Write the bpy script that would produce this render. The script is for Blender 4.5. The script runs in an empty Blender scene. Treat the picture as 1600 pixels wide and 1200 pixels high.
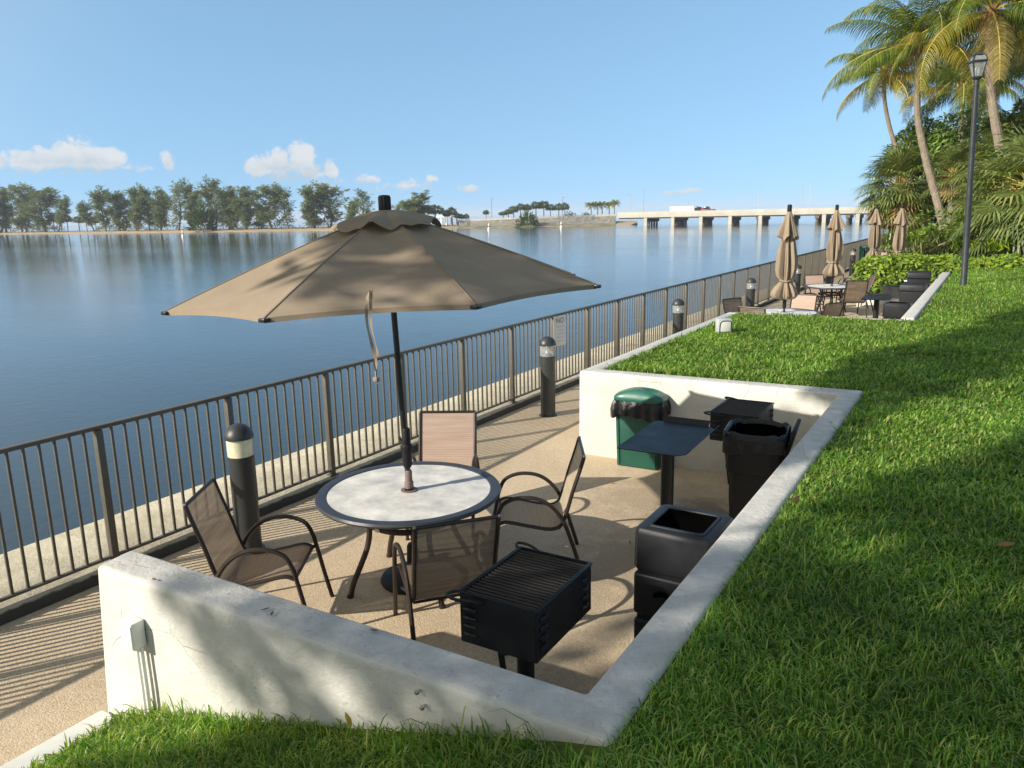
import bpy, bmesh, math, random
import numpy as np
from mathutils import Vector, Matrix
R = math.radians
PI = math.pi
rnd = random.Random(7)
S = bpy.context.scene
COL = S.collection

# ------------------------------------------------------------------ camera
FPX = 1215.0
def _basis():
    ray = np.array([1573 - 800, 319.5 - 600, FPX]); Y = ray / np.linalg.norm(ray)
    h = np.array([1, -math.tan(R(1.2)), 0])
    dn = np.cross(Y, h); dn /= np.linalg.norm(dn)
    if dn[1] < 0: dn = -dn
    Z = -dn; X = np.cross(Y, Z)
    if X[0] < 0: X = -X
    return np.stack([X, Y, Z])
RC = _basis()
CAMP = np.array([0.0, 0.0, 2.7])
def ray(x, y): return RC @ np.array([x - 800, y - 600, FPX])
def at_z(x, y, z):
    r = ray(x, y); return Vector(CAMP + r * (z - CAMP[2]) / r[2])
def at_y(x, y, Y):
    r = ray(x, y); return Vector(CAMP + r * (Y - CAMP[1]) / r[1])
cd = bpy.data.cameras.new('camera'); cam = bpy.data.objects.new('camera', cd); COL.objects.link(cam)
m = Matrix.Identity(4)
for i in range(3):
    m[i][0] = RC[i][0]; m[i][1] = -RC[i][1]; m[i][2] = -RC[i][2]; m[i][3] = CAMP[i]
cam.matrix_world = m
cd.sensor_fit = 'HORIZONTAL'; cd.sensor_width = 36; cd.lens = FPX * 36 / 1600
cd.clip_start = 0.05; cd.clip_end = 20000
S.camera = cam
S.view_settings.view_transform = 'Standard'; S.view_settings.look = 'None'
S.view_settings.exposure = 0.68; S.view_settings.gamma = 1
S.view_settings.use_curve_mapping = False
S.cycles.use_denoising = True
S.cycles.max_bounces = 8; S.cycles.transparent_max_bounces = 12

# ------------------------------------------------------------------ sun
SUN_EL, SUN_AZ = R(28.6), R(58)                 # SUN_AZ: direction shadows fall, from +x
sx, sy = math.cos(SUN_AZ), math.sin(SUN_AZ)
SDIR = Vector((sx * math.cos(SUN_EL), sy * math.cos(SUN_EL), -math.sin(SUN_EL)))   # light travels this way
sl = bpy.data.lights.new('sun', 'SUN'); so = bpy.data.objects.new('sun', sl); COL.objects.link(so)
sl.energy = 4.5; sl.angle = R(0.55); sl.color = (1.0, 0.93, 0.815)
so.rotation_euler = SDIR.to_track_quat('-Z', 'Y').to_euler(); so.location = (-20, -30, 20)

# ------------------------------------------------------------------ node helpers
class NT:
    def __init__(s, tree): s.t = tree; s.n = tree.nodes; s.l = tree.links
    def node(s, typ, **kw):
        n = s.n.new(typ)
        for k, v in kw.items(): setattr(n, k, v)
        return n
    def put(s, sock, v):
        if isinstance(v, bpy.types.NodeSocket): s.l.new(v, sock)
        elif v is not None: sock.default_value = v
    def math(s, op, a, b=None, c=None, clamp=False):
        n = s.node('ShaderNodeMath', operation=op, use_clamp=clamp)
        s.put(n.inputs[0], a)
        if b is not None: s.put(n.inputs[1], b)
        if c is not None: s.put(n.inputs[2], c)
        return n.outputs[0]
    def mix(s, f, a, b, mode='MIX'):
        n = s.node('ShaderNodeMix', data_type='RGBA', blend_type=mode)
        s.put(n.inputs[0], f); s.put(n.inputs[6], a); s.put(n.inputs[7], b)
        return n.outputs[2]
    def noise(s, vec, scale, detail=4, rough=.6, dist=0, dim='3D'):
        n = s.node('ShaderNodeTexNoise', noise_dimensions=dim)
        s.put(n.inputs['Vector'], vec); n.inputs['Scale'].default_value = scale
        n.inputs['Detail'].default_value = detail; n.inputs['Roughness'].default_value = rough
        n.inputs['Distortion'].default_value = dist
        return n.outputs[0]
    def ramp(s, f, stops, interp='LINEAR'):
        n = s.node('ShaderNodeValToRGB'); s.put(n.inputs[0], f); e = n.color_ramp.elements
        n.color_ramp.interpolation = interp
        while len(e) < len(stops): e.new(.5)
        for i, (p, c) in enumerate(stops):
            e[i].position = p
            e[i].color = (c, c, c, 1) if isinstance(c, (int, float)) else (*c, 1)
        return n.outputs[0]
    def maprange(s, v, a, b, c=0, d=1, smooth=False):
        n = s.node('ShaderNodeMapRange', interpolation_type='SMOOTHSTEP' if smooth else 'LINEAR')
        s.put(n.inputs[0], v)
        for i, q in enumerate((a, b, c, d)): s.put(n.inputs[1 + i], q)
        return n.outputs[0]
    def vmul(s, v, k):
        n = s.node('ShaderNodeVectorMath', operation='MULTIPLY'); s.put(n.inputs[0], v); n.inputs[1].default_value = k
        return n.outputs[0]
    def bump(s, h, strength=.3, dist=.01, normal=None):
        n = s.node('ShaderNodeBump'); s.put(n.inputs['Height'], h)
        n.inputs['Strength'].default_value = strength; n.inputs['Distance'].default_value = dist
        if normal is not None: s.put(n.inputs['Normal'], normal)
        return n.outputs[0]

# ------------------------------------------------------------------ world
w = bpy.data.worlds.new('World'); S.world = w; w.use_nodes = True
N = NT(w.node_tree); N.n.clear()
sky = N.node('ShaderNodeTexSky', sky_type='NISHITA', sun_disc=False)
sky.sun_elevation = SUN_EL; sky.sun_rotation = math.atan2(-sx, -sy)
sky.altitude = 0; sky.air_density = 1.0; sky.dust_density = .15; sky.ozone_density = 2.5
geo = N.node('ShaderNodeTexCoord')
# the photographed sky is an even clear blue down to the horizon: look up the sky a little higher than the view direction
sv = N.node('ShaderNodeVectorMath', operation='MULTIPLY_ADD'); N.l.new(geo.outputs['Generated'], sv.inputs[0]); sv.inputs[1].default_value = (1, 1, .75); sv.inputs[2].default_value = (0, 0, .29)
nv = N.node('ShaderNodeVectorMath', operation='NORMALIZE'); N.l.new(sv.outputs[0], nv.inputs[0]); N.l.new(nv.outputs[0], sky.inputs[0])
sep = N.node('ShaderNodeSeparateXYZ'); N.l.new(geo.outputs['Generated'], sep.inputs[0])
AZ = N.math('ARCTAN2', sep.outputs[0], sep.outputs[1])       # azimuth from +y, radians
EL = N.math('ARCSINE', sep.outputs[2])
cmb = N.node('ShaderNodeCombineXYZ'); N.put(cmb.inputs[0], AZ); N.put(cmb.inputs[1], EL)
SKYVEC = cmb.outputs[0]
n1 = N.noise(SKYVEC, 42, 10, .68, 0.4)
n3 = N.noise(SKYVEC, 130, 6, .65)
n2 = N.noise(SKYVEC, 9, 3, .5)
def azel(x, y):
    r = ray(x, y); return math.atan2(r[0], r[1]), math.asin(r[2] / np.linalg.norm(r))
# cumulus puffs: pixel centre, half width, half height, weight
PUFFS = [(62, 252, 46, 26, .95), (118, 245, 38, 34, 1.1), (160, 252, 40, 24, 1.05), (205, 262, 34, 16, .6), (110, 270, 120, 9, .45),
         (262, 252, 12, 20, .8),
         (408, 262, 28, 24, 1.05), (436, 258, 30, 34, 1.0), (470, 250, 26, 36, 1.1), (484, 268, 30, 22, .9), (517, 266, 14, 22, .85),
         (450, 280, 90, 10, .5), (565, 282, 40, 13, .65), (640, 290, 60, 15, .55), (735, 296, 26, 9, .8), (0, 255, 26, 22, .6),
         (560, 300, 110, 8, .35), (1050, 302, 34, 9, .6), (1085, 298, 24, 11, .6), (330, 240, 34, 8, .2), (505, 290, 24, 10, .7), (675, 280, 16, 10, .6)]
dens = None; lowb = None
for px, py, hw, hh, wt in PUFFS:
    a0, e0 = azel(px, py); da = hw / FPX * 1.15; de = hh / FPX * 1.05
    u = N.math('MULTIPLY', N.math('SUBTRACT', AZ, a0), 1 / da)
    v = N.math('MULTIPLY', N.math('SUBTRACT', EL, e0), 1 / de)
    vneg = N.math('MULTIPLY', N.math('MINIMUM', v, 0), 1.35)
    vv = N.math('ADD', N.math('MAXIMUM', v, 0), vneg)
    d = N.math('SUBTRACT', 1.0, N.math('SQRT', N.math('ADD', N.math('MULTIPLY', u, u), N.math('MULTIPLY', vv, vv))))
    d = N.math('MULTIPLY', N.math('MAXIMUM', d, 0), wt)
    sh = N.math('MULTIPLY', N.math('MAXIMUM', N.math('SUBTRACT', 1.0, N.math('MULTIPLY', N.math('ADD', N.math('MULTIPLY', u, u), N.math('MULTIPLY', v, v)), .5)), 0), v)
    dens = d if dens is None else N.math('MAXIMUM', dens, d)
    lowb = sh if lowb is None else N.math('ADD', lowb, sh)
edge = N.math('ADD', N.math('ADD', dens, N.math('MULTIPLY', N.math('SUBTRACT', n1, .5), 1.5)), N.math('MULTIPLY', N.math('SUBTRACT', n3, .5), .5))
mask = N.maprange(edge, .22, .56, 0, 1, True)
gate = N.maprange(dens, .02, .16, 0, 1, True)
mask = N.math('MULTIPLY', N.math('MULTIPLY', mask, gate), .92)
lit = N.maprange(N.math('ADD', N.math('MULTIPLY', lowb, .55), N.math('MULTIPLY', N.math('SUBTRACT', n1, .5), 1.6)), -.5, .55, 0, 1, True)
ccol = N.mix(lit, (2.2, 2.55, 2.9, 1), (3.3, 3.4, 3.5, 1))
tint = N.mix(1.0, sky.outputs[0], (1.05, 1.13, 1.0, 1), 'MULTIPLY')
# bright glow added to the unseen sky behind the viewer, to fill the shade with neutral light
sd = N.node('ShaderNodeVectorMath', operation='DOT_PRODUCT'); N.l.new(geo.outputs['Generated'], sd.inputs[0]); sd.inputs[1].default_value = tuple(-SDIR)
sky_fill = N.maprange(sd.outputs['Value'], .0, .95, 0, 1, True)
sky_fill = N.math('MULTIPLY', sky_fill, N.maprange(sep.outputs[2], -.02, .05, 0, 1))
filled_sky = N.mix(sky_fill, tint, (3.5, 3.4, 3.1, 1))
SKYMIX = N.mix(mask, filled_sky, ccol)
bg = N.node('ShaderNodeBackground'); N.put(bg.inputs[0], SKYMIX); bg.inputs[1].default_value = 0.15
out = N.node('ShaderNodeOutputWorld'); N.l.new(bg.outputs[0], out.inputs[0])

# ------------------------------------------------------------------ materials
MATS = {}
def pmat(name, color=(.5, .5, .5), rough=.6, metal=0.0, spec=.5, var=.12, vscale=6, bump=0.0, bscale=60, bdist=.004, col2=None,
         trans=0.0, coat=0.0, rvar=.1):
    if name in MATS: return MATS[name]
    mt = bpy.data.materials.new(name); mt.use_nodes = True; n = NT(mt.node_tree)
    b = mt.node_tree.nodes['Principled BSDF']
    tc = n.node('ShaderNodeTexCoord').outputs['Object']
    ns = n.noise(tc, vscale, 5, .62)
    c1 = tuple(min(1, c * (1 - var)) for c in color) + (1,)
    c2 = (tuple(col2) if col2 else tuple(min(1, c * (1 + var)) for c in color)) + (1,)
    n.put(b.inputs['Base Color'], n.mix(n.maprange(ns, .3, .7), c1, c2))
    n.put(b.inputs['Roughness'], n.maprange(ns, .3, .7, max(.02, rough - rvar), min(1, rough + rvar)))
    b.inputs['Metallic'].default_value = metal; b.inputs['Specular IOR Level'].default_value = spec
    b.inputs['Coat Weight'].default_value = coat
    if bump: n.put(b.inputs['Normal'], n.bump(n.noise(tc, bscale, 4, .65), bump, bdist))
    MATS[name] = mt; return mt

def leafmat(name, cols, rough=.45, transl=.35, tcol=None, spec=.4):
    """foliage: colour differs from leaf to leaf, light passes through"""
    mt = bpy.data.materials.new(name); mt.use_nodes = True; n = NT(mt.node_tree); n.n.clear()
    g = n.node('ShaderNodeNewGeometry')
    c = n.ramp(g.outputs['Random Per Island'], [(i / max(1, len(cols) - 1), k) for i, k in enumerate(cols)])
    pos = n.node('ShaderNodeTexCoord').outputs['Object']
    big = n.noise(pos, .9, 3, .6)
    c = n.mix(1.0, c, n.ramp(big, [(.3, .7), (.7, 1.25)]), 'MULTIPLY')
    p = n.node('ShaderNodeBsdfPrincipled'); n.put(p.inputs['Base Color'], c); p.inputs['Roughness'].default_value = rough
    p.inputs['Specular IOR Level'].default_value = spec
    t = n.node('ShaderNodeBsdfTranslucent')
    n.put(t.inputs[0], n.mix(1.0, c, (*(tcol or (1.5, 1.5, .7)), 1), 'MULTIPLY'))
    mx = n.node('ShaderNodeMixShader'); mx.inputs[0].default_value = transl
    n.l.new(p.outputs[0], mx.inputs[1]); n.l.new(t.outputs[0], mx.inputs[2])
    o = n.node('ShaderNodeOutputMaterial'); n.l.new(mx.outputs[0], o.inputs[0])
    MATS[name] = mt; return mt

def mat_wall():
    mt = bpy.data.materials.new('white_stucco'); mt.use_nodes = True; n = NT(mt.node_tree); b = mt.node_tree.nodes['Principled BSDF']
    tc = n.node('ShaderNodeTexCoord').outputs['Object']
    geo = n.node('ShaderNodeNewGeometry'); sp = n.node('ShaderNodeSeparateXYZ'); n.l.new(geo.outputs['True Normal'], sp.inputs[0])
    big = n.noise(tc, 2.2, 6, .65); fine = n.noise(tc, 45, 5, .7); mid = n.noise(tc, 9, 6, .7, .4)
    c = n.mix(n.maprange(big, .35, .7), (.50, .49, .435, 1), (.62, .61, .555, 1))
    c = n.mix(n.math('MULTIPLY', n.maprange(mid, .58, .74, 0, 1, True), .35), c, (.50, .47, .40, 1))
    up = n.maprange(sp.outputs[2], .6, .95, 0, 1, True)          # weathered tops
    tp = n.mix(n.maprange(mid, .3, .72), (.36, .345, .32, 1), (.57, .55, .515, 1))
    tp = n.mix(n.math('MULTIPLY', n.maprange(fine, .58, .72, 0, 1, True), .7), tp, (.17, .16, .14, 1))
    c = n.mix(n.math('MULTIPLY', up, .85), c, tp)
    # hairline cracks
    vor = n.node('ShaderNodeTexVoronoi', feature='DISTANCE_TO_EDGE'); n.put(vor.inputs['Vector'], n.mix(.22, tc, n.node('ShaderNodeTexNoise').outputs['Color']))
    vor.inputs['Scale'].default_value = 2.2
    crack = n.math('MULTIPLY', n.maprange(vor.outputs[0], 0, .006, 1, 0), n.maprange(n.noise(tc, 1.6, 2), .52, .58, 0, 1))
    c = n.mix(n.math('MULTIPLY', crack, .30), c, (.25, .23, .2, 1))
    # dark specks
    sv = n.node('ShaderNodeTexVoronoi'); n.put(sv.inputs['Vector'], tc); sv.inputs['Scale'].default_value = 7
    speck = n.math('MULTIPLY', n.maprange(sv.outputs[0], .0, .05, 1, 0, True), n.maprange(n.noise(tc, 5, 1), .44, .5))
    c = n.mix(n.math('MULTIPLY', speck, .9), c, (.12, .10, .08, 1))
    n.put(b.inputs['Base Color'], c); b.inputs['Roughness'].default_value = .8
    h = n.math('ADD', n.math('MULTIPLY', fine, .35), n.math('ADD', mid, n.math('MULTIPLY', big, 1.5)))
    n.put(b.inputs['Normal'], n.bump(n.math('SUBTRACT', h, n.math('MULTIPLY', crack, .4)), .7, .016))
    return mt

def mat_floor():
    mt = bpy.data.materials.new('pebble_concrete'); mt.use_nodes = True; n = NT(mt.node_tree); b = mt.node_tree.nodes['Principled BSDF']
    tc = n.node('ShaderNodeTexCoord').outputs['Object']
    big = n.noise(tc, .8, 6, .65, .3); mid = n.noise(tc, 4, 6, .7); fine = n.noise(tc, 110, 3, .75)
    v = n.node('ShaderNodeTexVoronoi'); n.put(v.inputs['Vector'], tc); v.inputs['Scale'].default_value = 85
    c = n.mix(n.maprange(big, .32, .68), (.42, .32, .205, 1), (.53, .415, .28, 1))
    c = n.mix(n.math('MULTIPLY', n.maprange(mid, .5, .75, 0, 1, True), .35), c, (.62, .49, .34, 1))
    sp = n.node('ShaderNodeSeparateColor'); n.l.new(v.outputs['Color'], sp.inputs[0])
    c = n.mix(n.math('MULTIPLY', n.maprange(sp.outputs[0], .55, 1), .4), c, (.66, .55, .40, 1))
    c = n.mix(n.math('MULTIPLY', n.maprange(sp.outputs[1], .72, 1), .4), c, (.2, .15, .105, 1))
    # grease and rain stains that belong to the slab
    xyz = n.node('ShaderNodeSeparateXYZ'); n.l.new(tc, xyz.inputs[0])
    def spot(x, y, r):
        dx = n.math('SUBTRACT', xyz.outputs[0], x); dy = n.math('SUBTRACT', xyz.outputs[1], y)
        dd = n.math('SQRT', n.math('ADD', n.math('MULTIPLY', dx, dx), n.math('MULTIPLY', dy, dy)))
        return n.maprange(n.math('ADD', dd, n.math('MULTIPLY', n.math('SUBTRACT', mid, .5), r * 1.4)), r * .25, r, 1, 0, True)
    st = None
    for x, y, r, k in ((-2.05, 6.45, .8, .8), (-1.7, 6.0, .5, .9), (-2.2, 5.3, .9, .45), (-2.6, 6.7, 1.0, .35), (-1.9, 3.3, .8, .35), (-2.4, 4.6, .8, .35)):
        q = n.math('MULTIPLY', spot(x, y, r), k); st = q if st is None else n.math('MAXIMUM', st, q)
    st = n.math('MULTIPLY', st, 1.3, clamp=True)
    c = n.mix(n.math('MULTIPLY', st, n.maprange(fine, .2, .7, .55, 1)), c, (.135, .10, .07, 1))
    n.put(b.inputs['Base Color'], c); b.inputs['Roughness'].default_value = .85
    h = n.math('ADD', n.math('MULTIPLY', v.outputs[0], -.6), n.math('MULTIPLY', fine, .5))
    n.put(b.inputs['Normal'], n.bump(h, .7, .006))
    return mt

def mat_cap():
    mt = bpy.data.materials.new('weathered_seawall'); mt.use_nodes = True; n = NT(mt.node_tree); b = mt.node_tree.nodes['Principled BSDF']
    tc = n.node('ShaderNodeTexCoord').outputs['Object']
    big = n.noise(tc, 2.5, 6, .7, .5); fine = n.noise(tc, 60, 5, .75); mid = n.noise(tc, 12, 5, .7)
    c = n.mix(n.maprange(big, .3, .7), (.40, .345, .245, 1), (.60, .54, .40, 1))
    c = n.mix(n.math('MULTIPLY', n.maprange(mid, .55, .72, 0, 1, True), .5), c, (.27, .23, .17, 1))
    c = n.mix(n.math('MULTIPLY', n.maprange(fine, .6, .75, 0, 1, True), .5), c, (.18, .16, .12, 1))
    rust = n.math('MULTIPLY', n.maprange(n.noise(tc, .9, 3), .64, .72, 0, 1, True), n.maprange(mid, .45, .6, 0, 1))
    c = n.mix(n.math('MULTIPLY', rust, .7), c, (.33, .13, .05, 1))
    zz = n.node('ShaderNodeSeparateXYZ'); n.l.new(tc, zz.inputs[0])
    edge_dark = n.math('MULTIPLY', n.maprange(n.math('ADD', zz.outputs[2], n.math('MULTIPLY', n.math('SUBTRACT', mid, .5), .03)), .088, .070, 0, 1, True), n.maprange(zz.outputs[0], -6.0, -5.9))
    c = n.mix(edge_dark, c, (.055, .048, .038, 1))     # dark stain plus painted-in shade on the inner edge face
    n.put(b.inputs['Base Color'], c); b.inputs['Roughness'].default_value = .9
    n.put(b.inputs['Normal'], n.bump(n.math('ADD', n.math('MULTIPLY', fine, .6), n.math('ADD', mid, big)), .8, .02))
    return mt

def mat_water():
    mt = bpy.data.materials.new('bay_water'); mt.use_nodes = True; n = NT(mt.node_tree); b = mt.node_tree.nodes['Principled BSDF']
    tc = n.node('ShaderNodeTexCoord').outputs['Object']
    rip = n.noise(n.vmul(tc, (1.0, 1.0, 1)), 2.6, 4, .6, .6)
    rip2 = n.noise(n.vmul(tc, (.55, 1.0, 1)), .55, 3, .55, .4)
    sw = n.noise(n.vmul(tc, (.4, 1, 1)), .06, 3, .5)
    patch = n.noise(n.vmul(tc, (.35, 1.0, 1)), .018, 4, .6, .6)   # calm slicks between breezy patches
    amt = n.maprange(patch, .38, .62, .45, 1.0, True)
    rip3 = n.noise(n.vmul(tc, (.8, 1.4, 1)), 6.5, 3, .55, .3)
    h = n.math('ADD', n.math('ADD', n.math('MULTIPLY', rip, .012), n.math('MULTIPLY', rip3, .0085)), n.math('MULTIPLY', rip2, .014))
    h = n.math('MULTIPLY', h, amt)
    h = n.math('ADD', h, n.math('MULTIPLY', sw, .06))
    n.put(b.inputs['Normal'], n.bump(h, 1.0, 1.0))
    b.inputs['Base Color'].default_value = (.030, .045, .052, 1)
    b.inputs['Roughness'].default_value = .04; b.inputs['IOR'].default_value = 1.33
    b.inputs['Specular IOR Level'].default_value = .5
    return mt

def mat_lawn():
    mt = bpy.data.materials.new('lawn_soil'); mt.use_nodes = True; n = NT(mt.node_tree); b = mt.node_tree.nodes['Principled BSDF']
    tc = n.node('ShaderNodeTexCoord').outputs['Object']
    f = n.noise(tc, 40, 5, .7); g = n.noise(tc, 1.3, 4, .6)
    c = n.mix(n.maprange(f, .35, .7), (.05, .07, .014, 1), (.13, .18, .03, 1))
    c = n.mix(n.math('MULTIPLY', n.maprange(g, .6, .8), .3), c, (.12, .10, .045, 1))
    n.put(b.inputs['Base Color'], c); b.inputs['Roughness'].default_value = 1
    b.inputs['Specular IOR Level'].default_value = .1
    n.put(b.inputs['Normal'], n.bump(f, .6, .03))
    return mt

def mat_sling(name, ca, cb, alpha):
    mt = bpy.data.materials.new(name); mt.use_nodes = True; n = NT(mt.node_tree); n.n.clear()
    tc = n.node('ShaderNodeTexCoord').outputs['Object']
    wv = n.node('ShaderNodeTexWave', bands_direction='X'); n.put(wv.inputs[0], tc); wv.inputs['Scale'].default_value = 55; wv.inputs['Distortion'].default_value = .6
    wz = n.node('ShaderNodeTexWave', bands_direction='DIAGONAL'); n.put(wz.inputs[0], n.vmul(tc, (0, 1, 1))); wz.inputs['Scale'].default_value = 60
    st = n.noise(n.vmul(tc, (60, 1.2, 1.2)), 2.0, 3, .6)
    c = n.mix(n.maprange(st, .3, .7), (*ca, 1), (*cb, 1))
    c = n.mix(n.math('MULTIPLY', n.math('MULTIPLY', wv.outputs[1], wz.outputs[1]), .35), c, (ca[0] * .4, ca[1] * .4, ca[2] * .4, 1))
    p = n.node('ShaderNodeBsdfPrincipled'); n.put(p.inputs['Base Color'], c); p.inputs['Roughness'].default_value = .7
    t = n.node('ShaderNodeBsdfTranslucent'); n.put(t.inputs[0], c)
    mx = n.node('ShaderNodeMixShader'); mx.inputs[0].default_value = .3; n.l.new(p.outputs[0], mx.inputs[1]); n.l.new(t.outputs[0], mx.inputs[2])
    tr = n.node('ShaderNodeBsdfTransparent'); m2 = n.node('ShaderNodeMixShader'); m2.inputs[0].default_value = alpha
    n.l.new(tr.outputs[0], m2.inputs[1]); n.l.new(mx.outputs[0], m2.inputs[2])
    o = n.node('ShaderNodeOutputMaterial'); n.l.new(m2.outputs[0], o.inputs[0]); return mt

def mat_canvas():
    mt = bpy.data.materials.new('tan_canvas'); mt.use_nodes = True; n = NT(mt.node_tree); n.n.clear()
    tc = n.node('ShaderNodeTexCoord').outputs['Object']
    st = n.noise(tc, 3.0, 5, .65); fine = n.noise(n.vmul(tc, (1, 1, 1)), 160, 2, .6); dirt = n.noise(tc, 11, 5, .7)
    c = n.mix(n.maprange(st, .3, .7), (.28, .222, .160, 1), (.355, .282, .205, 1))
    c = n.mix(n.math('MULTIPLY', n.maprange(fine, .4, .7), .35), c, (.26, .185, .12, 1))
    c = n.mix(n.math('MULTIPLY', n.maprange(dirt, .6, .8, 0, 1, True), .3), c, (.22, .16, .11, 1))
    p = n.node('ShaderNodeBsdfPrincipled'); n.put(p.inputs['Base Color'], c); p.inputs['Roughness'].default_value = .9; p.inputs['Specular IOR Level'].default_value = .2
    n.put(p.inputs['Normal'], n.bump(n.math('ADD', fine, n.math('MULTIPLY', st, 4)), .35, .004))
    t = n.node('ShaderNodeBsdfTranslucent'); n.put(t.inputs[0], c)
    mx = n.node('ShaderNodeMixShader'); mx.inputs[0].default_value = .14; n.l.new(p.outputs[0], mx.inputs[1]); n.l.new(t.outputs[0], mx.inputs[2])
    o = n.node('ShaderNodeOutputMaterial'); n.l.new(mx.outputs[0], o.inputs[0]); return mt

def mat_lens(name, col, rough, alpha):
    mt = bpy.data.materials.new(name); mt.use_nodes = True; n = NT(mt.node_tree); n.n.clear()
    p = n.node('ShaderNodeBsdfPrincipled'); p.inputs['Base Color'].default_value = (*col, 1); p.inputs['Roughness'].default_value = rough
    ns = n.noise(n.node('ShaderNodeTexCoord').outputs['Object'], 14, 4)
    tr = n.node('ShaderNodeBsdfTransparent'); tr.inputs[0].default_value = (.93, .94, .92, 1)
    mx = n.node('ShaderNodeMixShader'); n.put(mx.inputs[0], n.maprange(ns, .3, .7, alpha * .8, min(1, alpha * 1.2)))
    n.l.new(tr.outputs[0], mx.inputs[1]); n.l.new(p.outputs[0], mx.inputs[2])
    o = n.node('ShaderNodeOutputMaterial'); n.l.new(mx.outputs[0], o.inputs[0]); return mt

M = dict(
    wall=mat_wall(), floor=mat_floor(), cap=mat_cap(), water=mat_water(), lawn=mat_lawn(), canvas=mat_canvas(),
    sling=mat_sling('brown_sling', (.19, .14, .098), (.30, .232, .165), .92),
    sling_pink_lit=mat_sling('sunlit_pink_sling', (.50, .35, .27), (.62, .46, .36), .97),  # pinkish sling made paler: direct sun painted into the colour
    sling_tan_lit=mat_sling('sunlit_sling', (.42, .345, .24), (.55, .46, .33), .95),  # lit copy of the brown sling, sunlight painted into its colour
    lens=mat_lens('clear_lens', (.8, .8, .76), .08, .22), lens_cream=mat_lens('cream_lens', (.78, .74, .52), .25, .82),
    fence=pmat('bronze_paint', (.080, .072, .055), .45, var=.18, bump=.15, bscale=90),
    bronze=pmat('brown_tube', (.026, .018, .014), .38, var=.25, spec=.4),
    tray=pmat('tray_steel', (.011, .012, .014), .5, spec=.28, var=.3, vscale=3),
    rim=pmat('dark_rim', (.032, .034, .042), .42, spec=.4),
    top=pmat('frosted_top', (.46, .45, .42), .5, var=.12, vscale=5.5, col2=(.74, .72, .67), rvar=.15),
    charcoal=pmat('charcoal_paint', (.030, .033, .034), .42, bump=.12, bscale=120),
    black=pmat('black_iron', (.011, .012, .014), .5, spec=.35, bump=.25, bscale=70, var=.3, rvar=.15),
    rustiron=pmat('rusty_grate', (.020, .016, .015), .55, bump=.3, bscale=70, var=.3, col2=(.028, .018, .014)),
    ash=pmat('ash', (.10, .095, .09), .95, bump=.6, bscale=40, bdist=.02, col2=(.30, .28, .25)),
    plastic=pmat('charcoal_plastic', (.013, .014, .017), .5, spec=.35, var=.15, bump=.15, bscale=200, bdist=.002, rvar=.08),
    plastic2=pmat('black_plastic', (.010, .010, .011), .62, var=.2, spec=.3),
    hole=pmat('bin_inside_shade', (.0015, .0015, .0015), .95, spec=.0),  # near-black base paints in the shade of bin openings and recesses
    bag=pmat('bin_bag', (.007, .007, .008), .38, bump=.45, bscale=16, bdist=.03, spec=.4, rvar=.12),
    green=pmat('green_plastic', (.009, .072, .050), .42, var=.12, vscale=4),
    green_lid=pmat('green_lid', (.014, .105, .075), .42, var=.1),
    darkgreen=pmat('dark_green_slats', (.010, .055, .045), .4),
    grey=pmat('grey_box', (.42, .44, .43), .5, var=.1), white=pmat('white_paint', (.70, .69, .63), .55, var=.08, bump=.2, bscale=40),
    metal=pmat('bare_metal', (.55, .53, .50), .35, metal=.9),
    pole=pmat('umbrella_pole', (.018, .017, .018), .3, var=.2), sock=pmat('worn_sleeve', (.16, .115, .105), .6, var=.3, vscale=20),
    lampglass=mat_lens('lamp_glass', (.34, .37, .36), .12, .5), bulb=pmat('lamp_bulb', (.75, .76, .66), .4),
    bridge=pmat('bridge_concrete', (.45, .425, .36), .85, var=.14, vscale=.35, bump=.3, bscale=2),
    pile=pmat('shaded_pile_concrete', (.16, .14, .11), .9, var=.25, vscale=.6),  # concrete darkened: shade beneath the bridge deck is painted into the piles
    riprap=pmat('riprap_stone', (.23, .21, .175), .95, var=.35, vscale=.5, bump=1, bscale=1.2, bdist=.6),
    sand=pmat('shore_sand', (.34, .255, .15), .95, var=.2, vscale=.15, bump=.4, bscale=1.5, bdist=.1),
    scrub=pmat('shore_scrub', (.12, .135, .045), .95, var=.5, vscale=.35, col2=(.27, .23, .125)), asphalt=pmat('asphalt', (.06, .06, .058), .9, var=.15),
    trunk=pmat('palm_trunk', (.22, .18, .135), .9, var=.3, vscale=3, bump=.8, bscale=9, bdist=.05),
    bark=pmat('grey_bark', (.12, .10, .08), .95, var=.3, vscale=1),
    fibre=pmat('palm_fibre', (.22, .12, .05), .95, var=.4, vscale=6, bump=.8, bscale=30, bdist=.03),
    stalk=pmat('yellow_stalk', (.42, .33, .07), .6, var=.2),
    white_v=pmat('white_vehicle', (.78, .78, .76), .4, var=.03), red=pmat('red_vehicle', (.25, .03, .03), .4), glassd=pmat('dark_glass', (.02, .025, .03), .1),
    rubber=pmat('rubber', (.02, .02, .02), .8), signw=pmat('sign_white', (.58, .56, .51), .6, var=.08), signr=pmat('sign_red', (.30, .05, .06), .6),
    signg=pmat('sign_grey', (.42, .42, .40), .6), mulch=pmat('mulch', (.10, .055, .03), .95, var=.4, vscale=5, bump=.8, bscale=20, bdist=.05),
    deadleaf=pmat('dead_leaf', (.22, .12, .05), .8, var=.3), orange=pmat('buoy_orange', (.75, .70, .62), .5),
)
M['grass'] = leafmat('grass_blade', [(.050, .145, .014), (.088, .215, .020), (.135, .28, .030), (.195, .34, .045), (.31, .41, .085), (.35, .39, .12)], .45, .46, (1.5, 1.35, .4), .4)
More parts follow.
